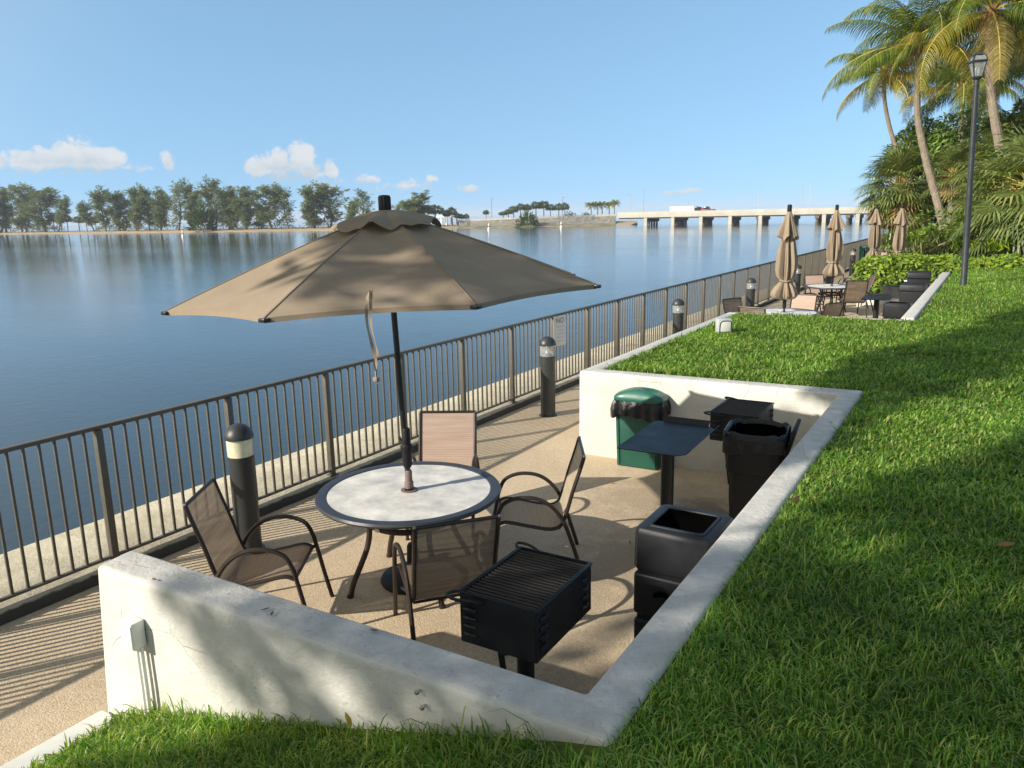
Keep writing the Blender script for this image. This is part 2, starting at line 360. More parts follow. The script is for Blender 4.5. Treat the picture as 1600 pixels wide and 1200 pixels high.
M['coco'] = leafmat('coconut_green', [(.06, .115, .016), (.105, .17, .024), (.16, .22, .03), (.24, .26, .04)], .38, .34, (1.5, 1.35, .5), .55)
M['cocoy'] = leafmat('coconut_yellow', [(.20, .19, .02), (.30, .265, .03), (.42, .33, .05)], .45, .36, (1.3, 1.15, .45))
M['cocod'] = leafmat('coconut_dry', [(.26, .19, .05), (.33, .25, .07), (.38, .29, .09)], .7, .25, (1.2, 1, .6))
M['fan'] = leafmat('fan_leaf', [(.075, .115, .03), (.12, .17, .045), (.18, .225, .065), (.26, .28, .09)], .42, .3, (1.4, 1.4, .5), .5)
M['fandry'] = leafmat('fan_dry', [(.24, .16, .06), (.34, .23, .09), (.42, .30, .12)], .7, .2, (1.2, 1, .6))
M['hedge'] = leafmat('hedge_leaf', [(.04, .095, .010), (.11, .20, .015), (.21, .31, .02), (.32, .40, .035)], .48, .32, (1.5, 1.4, .5), .4)
M['broad'] = leafmat('broad_leaf', [(.06, .12, .02), (.12, .195, .035), (.20, .28, .05)], .35, .25, (1.5, 1.4, .5), .5)
M['pine'] = leafmat('sheoak_needles', [(.105, .150, .075), (.150, .200, .10), (.20, .25, .125), (.255, .30, .15)], .8, .38, (1.3, 1.2, .7), .2)
M['sabal'] = leafmat('sabal_leaf', [(.07, .092, .042), (.11, .135, .06), (.16, .185, .08)], .6, .2, (1.3, 1.2, .7), .3)
M['mangrove'] = leafmat('mangrove_leaf', [(.03, .07, .014), (.055, .11, .02), (.08, .14, .03)], .45, .2, (1.4, 1.4, .6))

# ------------------------------------------------------------------ mesh builder
class MB:
    def __init__(s): s.v = []; s.f = []; s.m = []; s.mi = 0
    def add(s, vs, fs):
        o = len(s.v); s.v.extend([tuple(p) for p in vs]); s.f.extend([tuple(i + o for i in f) for f in fs]); s.m.extend([s.mi] * len(fs)); return s
    def box(s, c, d, bev=0.0, seg=2, mat=None):
        bm = bmesh.new(); bmesh.ops.create_cube(bm, size=1)
        for v in bm.verts: v.co = Vector((v.co.x * d[0], v.co.y * d[1], v.co.z * d[2]))
        if bev: bmesh.ops.bevel(bm, geom=list(bm.edges), offset=bev, segments=seg, affect='EDGES', profile=.5)
        bm.verts.index_update()
        mt = mat or Matrix.Identity(3)
        vs = [mt @ v.co + Vector(c) for v in bm.verts]; fs = [[v.index for v in f.verts] for f in bm.faces]; bm.free()
        return s.add(vs, fs)
    def box2(s, a, b, bev=0.0, seg=2):
        return s.box([(a[i] + b[i]) / 2 for i in range(3)], [abs(b[i] - a[i]) for i in range(3)], bev, seg)
    def hexa(s, bot, top, bev=0.0, seg=2):
        bm = bmesh.new(); vs = [bm.verts.new(p) for p in list(bot) + list(top)]; n = len(bot)
        bm.faces.new(vs[:n][::-1]); bm.faces.new(vs[n:])
        for i in range(n): bm.faces.new((vs[i], vs[(i + 1) % n], vs[n + (i + 1) % n], vs[n + i]))
        bmesh.ops.recalc_face_normals(bm, faces=bm.faces)
        if bev: bmesh.ops.bevel(bm, geom=list(bm.edges), offset=bev, segments=seg, affect='EDGES', profile=.5)
        bm.verts.index_update(); s.add([v.co.copy() for v in bm.verts], [[v.index for v in f.verts] for f in bm.faces]); bm.free(); return s
    def tube(s, pts, r, n=8, cap=True, sq=1.0):
        pts = [Vector(p) for p in pts]; k = len(pts); rs = r if isinstance(r, (list, tuple)) else [r] * k
        vs = []; fs = []; up = None
        for i, p in enumerate(pts):
            t = (pts[min(i + 1, k - 1)] - pts[max(i - 1, 0)]).normalized()
            if up is None:
                a = Vector((0, 0, 1)) if abs(t.z) < .9 else Vector((1, 0, 0)); u = t.cross(a).normalized()
            else:
                u = (up - t * up.dot(t)).normalized()
            up = u; v = t.cross(u)
            for j in range(n):
                a = 2 * PI * j / n; vs.append(p + (u * math.cos(a) + v * math.sin(a) * sq) * rs[i])
        for i in range(k - 1):
            for j in range(n): fs.append((i * n + j, i * n + (j + 1) % n, (i + 1) * n + (j + 1) % n, (i + 1) * n + j))
        if cap: fs.append(tuple(range(n))[::-1]); fs.append(tuple((k - 1) * n + j for j in range(n)))
        return s.add(vs, fs)
    def lathe(s, prof, n=24, c=(0, 0, 0), cap0=True, cap1=True, fn=None):
        vs = []; fs = []; k = len(prof)
        for i, (r, z) in enumerate(prof):
            for j in range(n):
                a = 2 * PI * j / n; rr = r if fn is None else fn(r, z, a)
                vs.append((c[0] + rr * math.cos(a), c[1] + rr * math.sin(a), c[2] + z))
        for i in range(k - 1):
            for j in range(n): fs.append((i * n + j, i * n + (j + 1) % n, (i + 1) * n + (j + 1) % n, (i + 1) * n + j))
        if cap0: fs.append(tuple(range(n))[::-1])
        if cap1: fs.append(tuple((k - 1) * n + j for j in range(n)))
        return s.add(vs, fs)
    def quad(s, a, b, c, d): return s.add([a, b, c, d], [(0, 1, 2, 3)])
    def grid(s, rows, closed=False):
        n = len(rows[0]); vs = [p for r in rows for p in r]; fs = []
        for i in range(len(rows) - 1):
            for j in range(n if closed else n - 1): fs.append((i * n + j, i * n + (j + 1) % n, (i + 1) * n + (j + 1) % n, (i + 1) * n + j))
        return s.add(vs, fs)
    def leaf(s, p, d, nrm, ln, wd, bend=0.0):
        """one pointed leaf of two faces"""
        d = d.normalized(); sd = d.cross(nrm)
        if sd.length < 1e-4: sd = d.cross(Vector((.3, .5, .8)))
        sd.normalize(); nn = sd.cross(d)
        mid = p + d * ln * .45; tip = p + d * ln - nn * bend * ln
        return s.add([p, mid + sd * wd / 2, tip, mid - sd * wd / 2], [(0, 1, 2, 3)])
    def build(s, name, mat, parent=None, loc=None, smooth=True, ang=35):
        me = bpy.data.meshes.new(name); me.from_pydata(s.v, [], s.f)
        mats = mat if isinstance(mat, (list, tuple)) else [mat]
        for q in mats: me.materials.append(q)
        if len(mats) > 1: me.polygons.foreach_set('material_index', s.m)
        me.polygons.foreach_set('use_smooth', [smooth] * len(me.polygons))
        me.update()
        if smooth and ang < 180: me.set_sharp_from_angle(angle=R(ang))
        o = bpy.data.objects.new(name, me); COL.objects.link(o)
        if parent: o.parent = parent
        if loc: o.location = loc
        return o

def tag(o, label=None, cat=None, group=None, kind=None):
    if label: o['label'] = label
    if cat: o['category'] = cat
    if group: o['group'] = group
    if kind: o['kind'] = kind
    return o
def thing(name, label, cat, loc=(0, 0, 0), rz=0.0, group=None):
    o = bpy.data.objects.new(name, None); COL.objects.link(o); o.location = loc; o.rotation_euler = (0, 0, rz)
    o.empty_display_size = .2
    return tag(o, label, cat, group)
KIDS = {}
def copy_tree(root, loc, rz, label, scale=None, group=None):
    r = root.copy(); COL.objects.link(r); r.location = loc; r.rotation_euler = (0, 0, rz); r['label'] = label
    if scale: r.scale = scale
    if group: r['group'] = group
    for ch in root.children:
        c = ch.copy(); COL.objects.link(c); c.parent = r
        for g in ch.children:
            d = g.copy(); COL.objects.link(d); d.parent = c
    return r
def arc(pts, n=8):
    """smooth Catmull-Rom path through points"""
    P = [Vector(p) for p in pts]; P = [P[0] * 2 - P[1]] + P + [P[-1] * 2 - P[-2]]; o = []
    for i in range(1, len(P) - 2):
        for k in range(n):
            t = k / n; a, b, c, d = P[i - 1], P[i], P[i + 1], P[i + 2]
            o.append(.5 * ((2 * b) + (c - a) * t + (2 * a - 5 * b + 4 * c - d) * t * t + (3 * b - a - 3 * c + d) * t ** 3))
    o.append(P[-2]); return o

# ------------------------------------------------------------------ setting: water, walkway, seawall, lawn
WATER = -1.1
b = MB(); b.quad((-4000, -4000, WATER), (4000, -4000, WATER), (4000, 4000, WATER), (-4000, 4000, WATER))
tag(b.build('water', M['water']), kind='structure')

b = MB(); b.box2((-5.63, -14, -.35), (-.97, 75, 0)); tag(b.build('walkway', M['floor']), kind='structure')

# seawall cap, rough edge towards the walkway
b = MB(); rows = []; rr = random.Random(3); ys = np.arange(-14, 75.01, .12)
wob = np.convolve([rr.uniform(-1, 1) for _ in range(len(ys) + 8)], np.ones(9) / 9, 'valid')
for i, y in enumerate(ys):
    q = wob[i] * .03
    rows.append([(-5.62, y, -.3), (-5.622 + q * .3, y, .02), (-5.635 + q, y, .075 + q * .3), (-5.67 + q, y, .098 + q * .2), (-6.1, y, .10 + q * .2), (-6.66 + q * .4, y, .095), (-6.69 + q * .4, y, .06), (-6.70, y, -2.2)])
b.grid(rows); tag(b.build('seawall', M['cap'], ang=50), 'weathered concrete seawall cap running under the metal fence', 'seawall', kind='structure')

def gz(x, y):
    """lawn height"""
    top = .965 + .035 * max(0, min(x + .95, 8)) + .004 * max(0, min(y, 40) - 8)
    bump = .025 * math.sin(x * 1.7 + .5 * y) * math.sin(y * .9 + 1)
    if y < 2.6:
        t = min(1, max(0, (x + 4.05) / 3.05)); ramp = .06 + t * (top - .06)
        k = 1 if y < 2.05 else 0
        if x < -.95: return ramp + bump * .3
    return top + bump * (0 if x < -.9 else min(1, (x + .9) / 1.0))
def lawn_patch(name, x0, x1, y0, y1, st, zoff=0.0):
    nx = int(round((x1 - x0) / st)) + 1; ny = int(round((y1 - y0) / st)) + 1
    b = MB(); b.grid([[(x0 + (x1 - x0) * i / (nx - 1), y0 + (y1 - y0) * j / (ny - 1), gz(x0 + (x1 - x0) * i / (nx - 1), y0 + (y1 - y0) * j / (ny - 1)) + zoff) for i in range(nx)] for j in range(ny)])
    return tag(b.build(name, M['lawn'], ang=180), kind='structure')
lawn_patch('lawn', -.97, 15.03, -14, 34, .4, -.02)
lawn_patch('lawn_bank', -3.73, -.97, -8, 2.10, .17, -.02)
lawn_patch('lawn_planter', -3.75, -.97, 7.9, 13.4, .25, -.02)
b = MB(); b.quad((-.9, 34, .9), (900, 34, .9), (900, 75, .9), (-.9, 75, .9)); b.quad((15.03, -14, 1.0), (900, -14, 1.0), (900, 34, 1.0), (15.03, 34, 1.0))
tag(b.build('ground', M['mulch']), kind='structure')
b = MB(); b.box2((-.97, -14, -2.2), (15, 75, .5)); tag(b.build('terrain', M['mulch']), kind='structure')
b = MB(); b.box2((-3.25, 24.6, -.1), (-.9, 75, .25)); tag(b.build('planting_bed', M['mulch']), kind='structure')

# low kerb beside the near path
k_ = thing('kerb', 'flat white concrete kerb edging the near walkway at bottom left', 'kerb', (-3.93, 0, 0))
b = MB(); b.box2((-.01, -8, -.1), (.22, 2.0, .11), .014); b.build('kerb_stone', M['white'], k_)

# retaining wall round the near seating bay
H = .97
wl = thing('retaining_wall', 'white stucco low wall boxing in the near picnic bay with the open umbrella', 'low wall', (-2.5, 2.1, 0))
def seg(parent, bot, top, name='wall_segment'):
    b = MB(); o = parent.location
    b.hexa([Vector(p) - o for p in bot], [Vector(p) - o for p in top], .034, 4)
    return b.build(name, M['wall'], parent)
def prism(a, bb, c, d, z0, z1): return [(p[0], p[1], z0) for p in (a, bb, c, d)], [(p[0], p[1], z1) for p in (a, bb, c, d)]
_t = [(-3.84, 2.02), (-.955, 2.105), (-1.0, 8.03), (-3.72, 7.895), (-3.74, 13.26), (-3.945, 13.26), (-3.92, 7.68), (-1.20, 7.815), (-1.155, 2.315), (-3.87, 2.25)]
_b = [(-3.98, 2.02), (-.95, 2.10), (-.99, 8.03), (-3.715, 7.895), (-3.735, 13.26), (-3.95, 13.26), (-3.925, 7.675), (-1.205, 7.81), (-1.16, 2.32), (-3.99, 2.25)]
seg(wl, [(x, y, -.2) for x, y in _b], [(x, y, H) for x, y in _t])
w2 = thing('retaining_wall', 'white low wall round the far bay with two folded umbrellas', 'low wall', (-2.5, 13.4, 0))
seg(w2, *prism((-3.945, 13.262), (-1.05, 13.38), (-1.05, 13.56), (-3.945, 13.46), -.2, H))
seg(w2, *prism((-1.25, 13.56), (-1.05, 13.56), (-1.07, 23.45), (-1.28, 23.45), -.2, H + .03))
seg(w2, *prism((-3.3, 23.46), (-1.07, 23.46), (-1.07, 23.64), (-3.3, 23.64), -.2, .35))

# ------------------------------------------------------------------ grass blades
def poly_in(px, py, poly):
    ins = np.zeros(len(px), bool); j = len(poly) - 1
    for i in range(len(poly)):
        xi, yi = poly[i]; xj, yj = poly[j]
        c = ((yi > py) != (yj > py)) & (px < (xj - xi) * (py - yi) / (yj - yi + 1e-12) + xi); ins ^= c; j = i
    return ins
def build_grass():
    g = np.random.default_rng(11)
    regs = [(-.945, 1.2, 1.2, 4.5, 7000), (-.965, 3.0, 4.5, 8.0, 4200), (-.98, 4.5, 8.0, 14.0, 2000), (-1.02, 6.0, 14.0, 24.2, 650),
            (-3.72, -.93, 1.15, 2.08, 6500), (-3.73, -.97, 7.9, 10.5, 2300), (-3.74, -.97, 10.5, 13.32, 1300)]
    X = []; Y = []
    for x0, x1, y0, y1, d in regs:
        n = int((x1 - x0) * (y1 - y0) * d); X.append(g.uniform(x0, x1, n)); Y.append(g.uniform(y0, y1, n))
    X = np.concatenate(X); Y = np.concatenate(Y)
    edge = 2.085 + .028 * (X + 3.85)
    bad = (X < -.94) & (Y < 3) & (Y > edge - .075)
    bad |= (X < -.9) & (Y < 3) & (X > -1.2) & (Y > 2.02) & (X < -.955)
    bad |= (Y > 7.5) & (X < -.99) & (Y < 8.06 + .048 * (X + 1.0))
    bad |= (X > -1.1) & (X < -.965) & (Y > 2) & (Y < 7.7)
    # clumpy: thin out in places
    cl = np.sin(X * 5.1 + 2 * np.sin(Y * 3.3)) * np.sin(Y * 4.7 + 1.7 * np.sin(X * 2.9))
    bad |= (cl < -.55) & (g.random(len(X)) < .35)
    # skip what the camera cannot see at all (far outside the frame)
    P = np.stack([X, Y, np.full(len(X), 1.0)], 1) - CAMP; q = P @ RC
    sxp = 800 + FPX * q[:, 0] / q[:, 2]; syp = 600 + FPX * q[:, 1] / q[:, 2]
    bad |= (q[:, 2] < .2) | (sxp < -200) | (sxp > 1900) | (syp > 1500)
    X = X[~bad]; Y = Y[~bad]; n = len(X)
    Z = np.array([gz(a, c) for a, c in zip(X, Y)]) - .02
    D = np.sqrt(X * X + Y * Y + 2.9)
    tall = g.random(n) < .035
    wallside = (X < -.95) & (Y < 3) & (Y > 1.92)
    L = g.uniform(.030, .068, n) * (1 + .7 * tall) * (1 + .5 * (wallside & (g.random(n) < .25)))
    L *= np.clip(1 + .25 * np.sin(X * 3.1 + Y) * np.sin(Y * 2.3), .7, 1.3)
    W = np.clip(D * .00175, .005, .016) * g.uniform(.7, 1.3, n)
    az = g.uniform(0, 2 * PI, n); ln = np.abs(g.normal(.85, .38, n))
    dx = np.cos(az); dy = np.sin(az)
    px = -dy; py = dx
    rows = []
    for t, wv in ((0, .8), (.38, 1.0), (.72, .75), (1.0, 0)):
        bend = ln * t ** 1.6
        ox = X + dx * L * np.sin(bend) * t * 1.05; oy = Y + dy * L * np.sin(bend) * t * 1.05; oz = Z + L * t * np.cos(bend * .85)
        if wv: rows.append((ox - px * W * wv / 2, oy - py * W * wv / 2, oz)); rows.append((ox + px * W * wv / 2, oy + py * W * wv / 2, oz))
        else: rows.append((ox, oy, oz))
    V = np.stack([np.stack(r, 1) for r in rows], 1).reshape(-1, 3).astype(np.float32)      # n*7
    base = np.arange(n) * 7
    q1 = np.stack([base, base + 1, base + 3, base + 2], 1); q2 = np.stack([base + 2, base + 3, base + 5, base + 4], 1); t3 = np.stack([base + 4, base + 5, base + 6], 1)
    loops = np.concatenate([q1, q2, t3], 1).reshape(-1).astype(np.int32)                 # 11 per blade
    st = np.stack([np.arange(n) * 11, np.arange(n) * 11 + 4, np.arange(n) * 11 + 8], 1).reshape(-1).astype(np.int32)
    me = bpy.data.meshes.new('grass'); me.vertices.add(len(V)); me.vertices.foreach_set('co', V.reshape(-1))
    me.loops.add(len(loops)); me.loops.foreach_set('vertex_index', loops)
    me.polygons.add(len(st)); me.polygons.foreach_set('loop_start', st)
    me.polygons.foreach_set('use_smooth', np.ones(len(st), bool))
    me.update(calc_edges=True); me.validate()
    me.materials.append(M['grass'])
    o = bpy.data.objects.new('grass', me); COL.objects.link(o)
    print('blades', n)
    return tag(o, 'short broad-bladed green lawn grass on the bank above the picnic bays', 'grass', kind='stuff')
build_grass()

# ------------------------------------------------------------------ fence
FX = -5.70
fn = thing('fence', 'long bronze metal railing with vertical bars along the seawall', 'fence', (FX, 3.16, .09))
def fb(): return MB()
posts = [3.16 + 1.19 * k for k in range(-6, 47)]
y_end = posts[-1]; y_0 = posts[0]
b = MB(); b.box((0, (y_0 + y_end) / 2 - 3.16, 1.10), (.055, y_end - y_0 + .06, .032), .006); b.build('top_rail', M['fence'], fn)
b = MB(); b.box((0, (y_0 + y_end) / 2 - 3.16, .058), (.034, y_end - y_0, .022), .003); b.build('bottom_rail', M['fence'], fn)
pm = None
for i, py in enumerate(posts):
    if pm is None:
        b = MB(); b.box((0, 0, .54), (.056, .056, 1.08), .004); b.box((0, 0, .006), (.10, .10, .012), .002); o = b.build('post', M['fence'], fn, (0, py - 3.16, 0)); pm = o
    else:
        o = pm.copy(); COL.objects.link(o); o.parent = fn; o.location = (0, py - 3.16, 0)
bars = [(a + 1.19 * (k + 1) / 11, ) for a in posts[:-1] for k in range(10)]
bars = sorted([q[0] for q in bars]); near = [q for q in bars if q > 2.0][:100]; far = [q for q in bars if q not in near]
bm0 = None
for q in near:
    if bm0 is None:
        b = MB(); b.box((0, 0, .58), (.019, .019, 1.03), .002); bm0 = b.build('baluster', M['fence'], fn, (0, q - 3.16, 0))
    else:
        o = bm0.copy(); COL.objects.link(o); o.parent = fn; o.location = (0, q - 3.16, 0)
b = MB()
for q in far: b.box((0, q - 3.16, .58), (.019, .019, 1.03))
tag(b.build('far_balusters', M['fence'], fn), kind='stuff')

# warning sign on the fence
def text_mesh(txt, size, name, mat, parent, loc, rot, extr=.001):
    c = bpy.data.curves.new(name, 'FONT'); c.body = txt; c.size = size; c.align_x = 'CENTER'; c.align_y = 'CENTER'; c.extrude = extr
    o = bpy.data.objects.new(name, c); COL.objects.link(o)
    bpy.context.view_layer.update()
    me = bpy.data.meshes.new_from_object(o.evaluated_get(bpy.context.evaluated_depsgraph_get()))
    bpy.data.objects.remove(o); me.materials.clear(); me.materials.append(mat)
    q = bpy.data.objects.new(name, me); COL.objects.link(q); q.parent = parent; q.location = loc; q.rotation_euler = rot
    return q
sg = thing('warning_sign', 'small white notice headed NO in red, fixed to the railing by a bollard', 'sign', (-5.64, 10.42, .95), R(-12))
b = MB(); b.box((0, 0, 0), (.004, .30, .46), .0015); b.build('sign_plate', M['signw'], sg)
text_mesh('NO', .115, 'lettering', M['signr'], sg, (.0035, 0, .155), (PI / 2, 0, PI / 2))
b = MB()
for z, w_ in ((.065, .2), (.01, .12), (-.045, .15), (-.10, .14), (-.16, .18)):
    for k in range(3):
        b.box((.0032, -w_ / 2 + w_ * (k + .5) / 3, z), (.0016, w_ / 3 * .82, .016))
b.build('small_print', M['signg'], sg)

# ------------------------------------------------------------------ bollards
def bollard(loc, label, lens, lamp):
    t = thing('bollard_light', label, 'bollard light', loc, 0, 'bollard lights along the walkway')
    b = MB(); b.lathe([(.125, 0), (.125, .008), (.101, .012), (.101, .80), (.106, .802), (.106, .83)], 28); b.build('post', M['charcoal'], t)
    b = MB(); b.lathe([(.103, .831), (.103, .975)], 28, cap0=False, cap1=False); b.build('lens', lens, t)
    if lamp:
        b = MB(); b.lathe([(.085, .832), (.06, .85), (.03, .872), (.022, .90), (.022, .93), (.05, .955), (.07, .974)], 20); b.build('reflector', M['metal'], t)
    else:
        b = MB(); b.lathe([(.10, .94), (.10, .974)], 28); b.lathe([(.09, .832), (.05, .86), (.03, .93)], 20); b.build('reflector', M['bulb'], t)
    b = MB(); b.lathe([(.116, .976), (.117, .99), (.110, 1.02), (.09, 1.055), (.06, 1.08), (.028, 1.093), (.004, 1.097)], 28); b.build('cap', M['charcoal'], t)
    return t
bollard((-5.12, 3.98, 0), 'charcoal bollard light with a cream lens, behind the left chair of the near table', M['lens_cream'], False)
b1 = bollard((-5.08, 9.03, 0), 'charcoal bollard light with a clear lens, beside the small white notice', M['lens'], True)
for k, l in enumerate(['clear-lens bollard light behind the planter wall, second beyond the white notice', 'bollard light left of the nearest folded umbrella, above two brown chairs',
                       'bollard light just right of the nearest folded umbrella, by the railing', 'bollard light between the two nearest folded umbrellas',
                       'bollard light just right of the second folded umbrella', 'far bollard light standing beside the slatted green trash can', 'farthest bollard light, behind the hedge end']):
    copy_tree(b1, (-5.08, 14.08 + 5.05 * k, 0), .6 * k, l)

# ------------------------------------------------------------------ open umbrella and table
TC = Vector((-3.56, 4.22, 0))
def make_table(loc, label, group=None):
    t = thing('patio_table', label, 'table', loc, .3, 'round patio tables')
    b = MB(); b.lathe([(.60, .712), (.60, .722), (.055, .722), (.055, .712)], 64, cap0=False, cap1=False); b.grid([[(.60 * math.cos(a), .60 * math.sin(a), .712) for a in np.linspace(0, 2 * PI, 65)], [(.055 * math.cos(a), .055 * math.sin(a), .712) for a in np.linspace(0, 2 * PI, 65)]])
    b.build('tabletop', M['top'], t)
    b = MB(); b.lathe([(.600, .700), (.64, .690), (.672, .696), (.682, .712), (.674, .728), (.64, .7295), (.606, .727), (.600, .720)], 64, cap0=False, cap1=False); b.build('rim', M['rim'], t)
    for k in range(4):
        a = PI / 4 + k * PI / 2; c, s_ = math.cos(a), math.sin(a)
        prof = arc([(.47, .69), (.44, .66), (.36, .55), (.335, .42), (.37, .28), (.46, .14), (.53, .0)], 6)if False else [(.45, .70), (.37, .66), (.335, .58), (.325, .47), (.35, .35), (.41, .22), (.47, .10), (.50, .0)]
        path = arc([(r * c, r * s_, z) for r, z in prof], 5)
        b = MB(); b.tube(path, .021, 10); b.tube([(.50 * c, .50 * s_, 0), (.50 * c, .50 * s_, .02)], .025, 10); b.build('leg', M['bronze'], t)
    b = MB(); b.tube([(.315 * math.cos(a), .315 * math.sin(a), .52) for a in np.linspace(0, 2 * PI, 41)], .016, 8, sq=1.5); b.build('ring_brace', M['bronze'], t)
    b = MB()
    for k in range(2):
        a = PI / 4 + k * PI / 2; c, s_ = math.cos(a), math.sin(a)
        b.tube([(-.6 * c, -.6 * s_, .695), (.6 * c, .6 * s_, .695)], .014, 8)
    b.build('crossbar', M['bronze'], t)
    b = MB(); b.lathe([(.034, .7225), (.062, .7225), (.062, .730), (.034, .730)], 24, cap0=False, cap1=False); b.build('pole_ring', M['sock'], t)
    b = MB(); a = R(247); b.lathe([(.0, 0), (.022, 0), (.022, .004), (0, .004)], 20, cap0=False, cap1=False)
    o = b.build('badge', M['metal'], t, (.335 * math.cos(a), .335 * math.sin(a), .52)); o.rotation_euler = (PI / 2, 0, a + PI / 2); o.scale = (1.2, .7, 1)
    return t
make_table(TC, 'round white-topped patio table in front, under the open tan umbrella')

ub = thing('patio_umbrella', 'open tan canvas umbrella rising from the near white-topped table', 'umbrella', TC)
AX = Vector((-.034, -.012, 1)).normalized(); U = AX.cross(Vector((0, 1, 0))).normalized(); V_ = AX.cross(U)
PB = Vector((0, 0, .72)); APX = PB + AX * 2.013; RIMC = APX - AX * .532; RR = 1.463; PH = .231
def axp(r, a, down): return APX - AX * down + (U * math.cos(a) + V_ * math.sin(a)) * r
def canopy_pt(k, s_, t):
    """panel k, s across 0..1, t from the top 0..1"""
    a0 = PH + k * PI / 4; a1 = a0 + PI / 4
    def ribp(a): return axp(RR * t, a, .532 * (t ** 1.12))
    A = ribp(a0); Bp = ribp(a1); p = A.lerp(Bp, s_)
    sag = 4 * s_ * (1 - s_)
    inward = (APX - AX * .5 - p); inward -= AX * inward.dot(AX); inward.normalize()
    p = p - AX * (.03 * sag * math.sin(PI * min(1, t * 1.05)) ) + inward * (.035 * sag * t * t) + AX * (.012 * sag * t ** 3)
    return p
b = MB()
for k in range(8):
    rows = [[canopy_pt(k, s_ / 10, .13 + .87 * t / 14) for s_ in range(11)] for t in range(15)]
    b.grid(rows)
    # hem: small turned-down edge
    e = rows[-1]; b.grid([e, [p - AX * .028 for p in e]])
b.build('canopy', M['canvas'], ub, ang=24)
# seams along the ribs
b = MB()
for k in range(8): b.tube([canopy_pt(k, 0, .2 + .8 * t / 14) + AX * .002 for t in range(15)], .0045, 5)
b.build('seam', M['canvas'], ub)
rv = random.Random(5)
b = MB(); rows = []
NV = 64
ph = [rv.uniform(0, 6.28) for _ in range(4)]
for i, (r, dn) in enumerate([(.045, -.005), (.10, .006), (.17, .026), (.24, .052), (.30, .078), (.345, .102), (.362, .125)]):
    row = []
    for j in range(NV):
        a = 2 * PI * j / NV; f = (i / 6.0) ** 1.15
        wv = math.sin(8 * (a - PH) + .3) * .55 + math.sin(5 * a + ph[0]) * .35 + math.sin(13 * a + ph[1] + i * .25) * .30 + math.sin(21 * a + ph[3] - i * .3) * .14
        row.append(axp(r + .02 * f * math.sin(8 * (a - PH) + ph[2]), a, dn - .012 - f * .034 * wv - f * .022))
    rows.append(row + [row[0]])
b.grid(rows); b.build('vent_flap', M['canvas'], ub, ang=60)
b = MB()
for k in range(8):
    b.tube([APX - AX * .08 + (axp(.05, PH + k * PI / 4, .08) - APX + AX * .08), canopy_pt(k, 0, .5) - AX * .02, canopy_pt(k, 0, 1.0) - AX * .012], .008, 6)
    b.tube([PB + AX * 1.35 + (axp(.03, PH + k * PI / 4, 0) - APX), canopy_pt(k, 0, .55) - AX * .025], .007, 6)
    b.box(canopy_pt(k, 0, 1.0) - AX * .012, (.05, .05, .022), .006)
b.build('ribs', M['pole'], ub)
b = MB(); b.tube([PB - AX * .62, PB + AX * 2.0], .021, 14); b.build('pole', M['pole'], ub)
b = MB(); cap = []
for z in (-.015, 0, .095, .118): pass
def fin(r, z, a): return r * (1 + .05 * math.cos(14 * a))
b.lathe([(.030, -.01), (.042, 0), (.042, .10), (.036, .116), (.01, .12)], 56, fn=fin); o = b.build('finial', M['plastic2'], ub, APX)
b = MB(); P0 = PB
b.lathe([(.026, 0), (.034, .005), (.034, .05), (.027, .055), (.027, .13), (.022, .14)], 18, (0, 0, .74)); b.build('sleeve', M['sock'], ub)
b = MB(); b.lathe([(.026, 0), (.036, .02), (.036, .11), (.045, .13), (.045, .165), (.032, .18), (.030, .29), (.025, .30)], 18, (-.005, 0, .90)); b.tube([(0, 0, 1.05), (-.075, .02, 1.09)], .008, 8); b.tube([(-.075, .02, 1.09), (-.09, .024, 1.11)], .012, 8); b.build('crank', M['plastic2'], ub)
b = MB(); b.lathe([(.24, 0), (.25, .02), (.235, .05), (.12, .075), (.05, .09), (.04, .28), (.03, .30)], 40, (0, 0, .002)); b.build('base', M['plastic2'], ub)
# tie strap hanging from the rim
pt = at_y(580, 462, 2.95) - TC
b = MB(); q0 = pt
for off, sc in ((-.012, 1), (.014, .86)):
    pth = [q0 + Vector(v) for v in ((0, 0, .03), (-.012 + off, -.01, -.04), (-.016 + off, -.012, -.14), (.002 + off, -.01, -.23), (.012 + off * .5, 0, -.32 * sc - .02), (-.004, 0, -.40 * sc), (.004, .0, -.45 * sc))]
    pp = arc(pth, 5); rows = []
    for i, p in enumerate(pp):
        a = .5 + 1.1 * math.sin(i * .23 + off * 90); d = Vector((math.cos(a), math.sin(a), 0)) * (.0085 if i > 3 else .013)
        rows.append([p - d, p + d])
    b.grid(rows)
b.box(q0 + Vector((0, 0, -.43)), (.03, .025, .025), .006)
b.build('tie_strap', M['canvas'], ub)

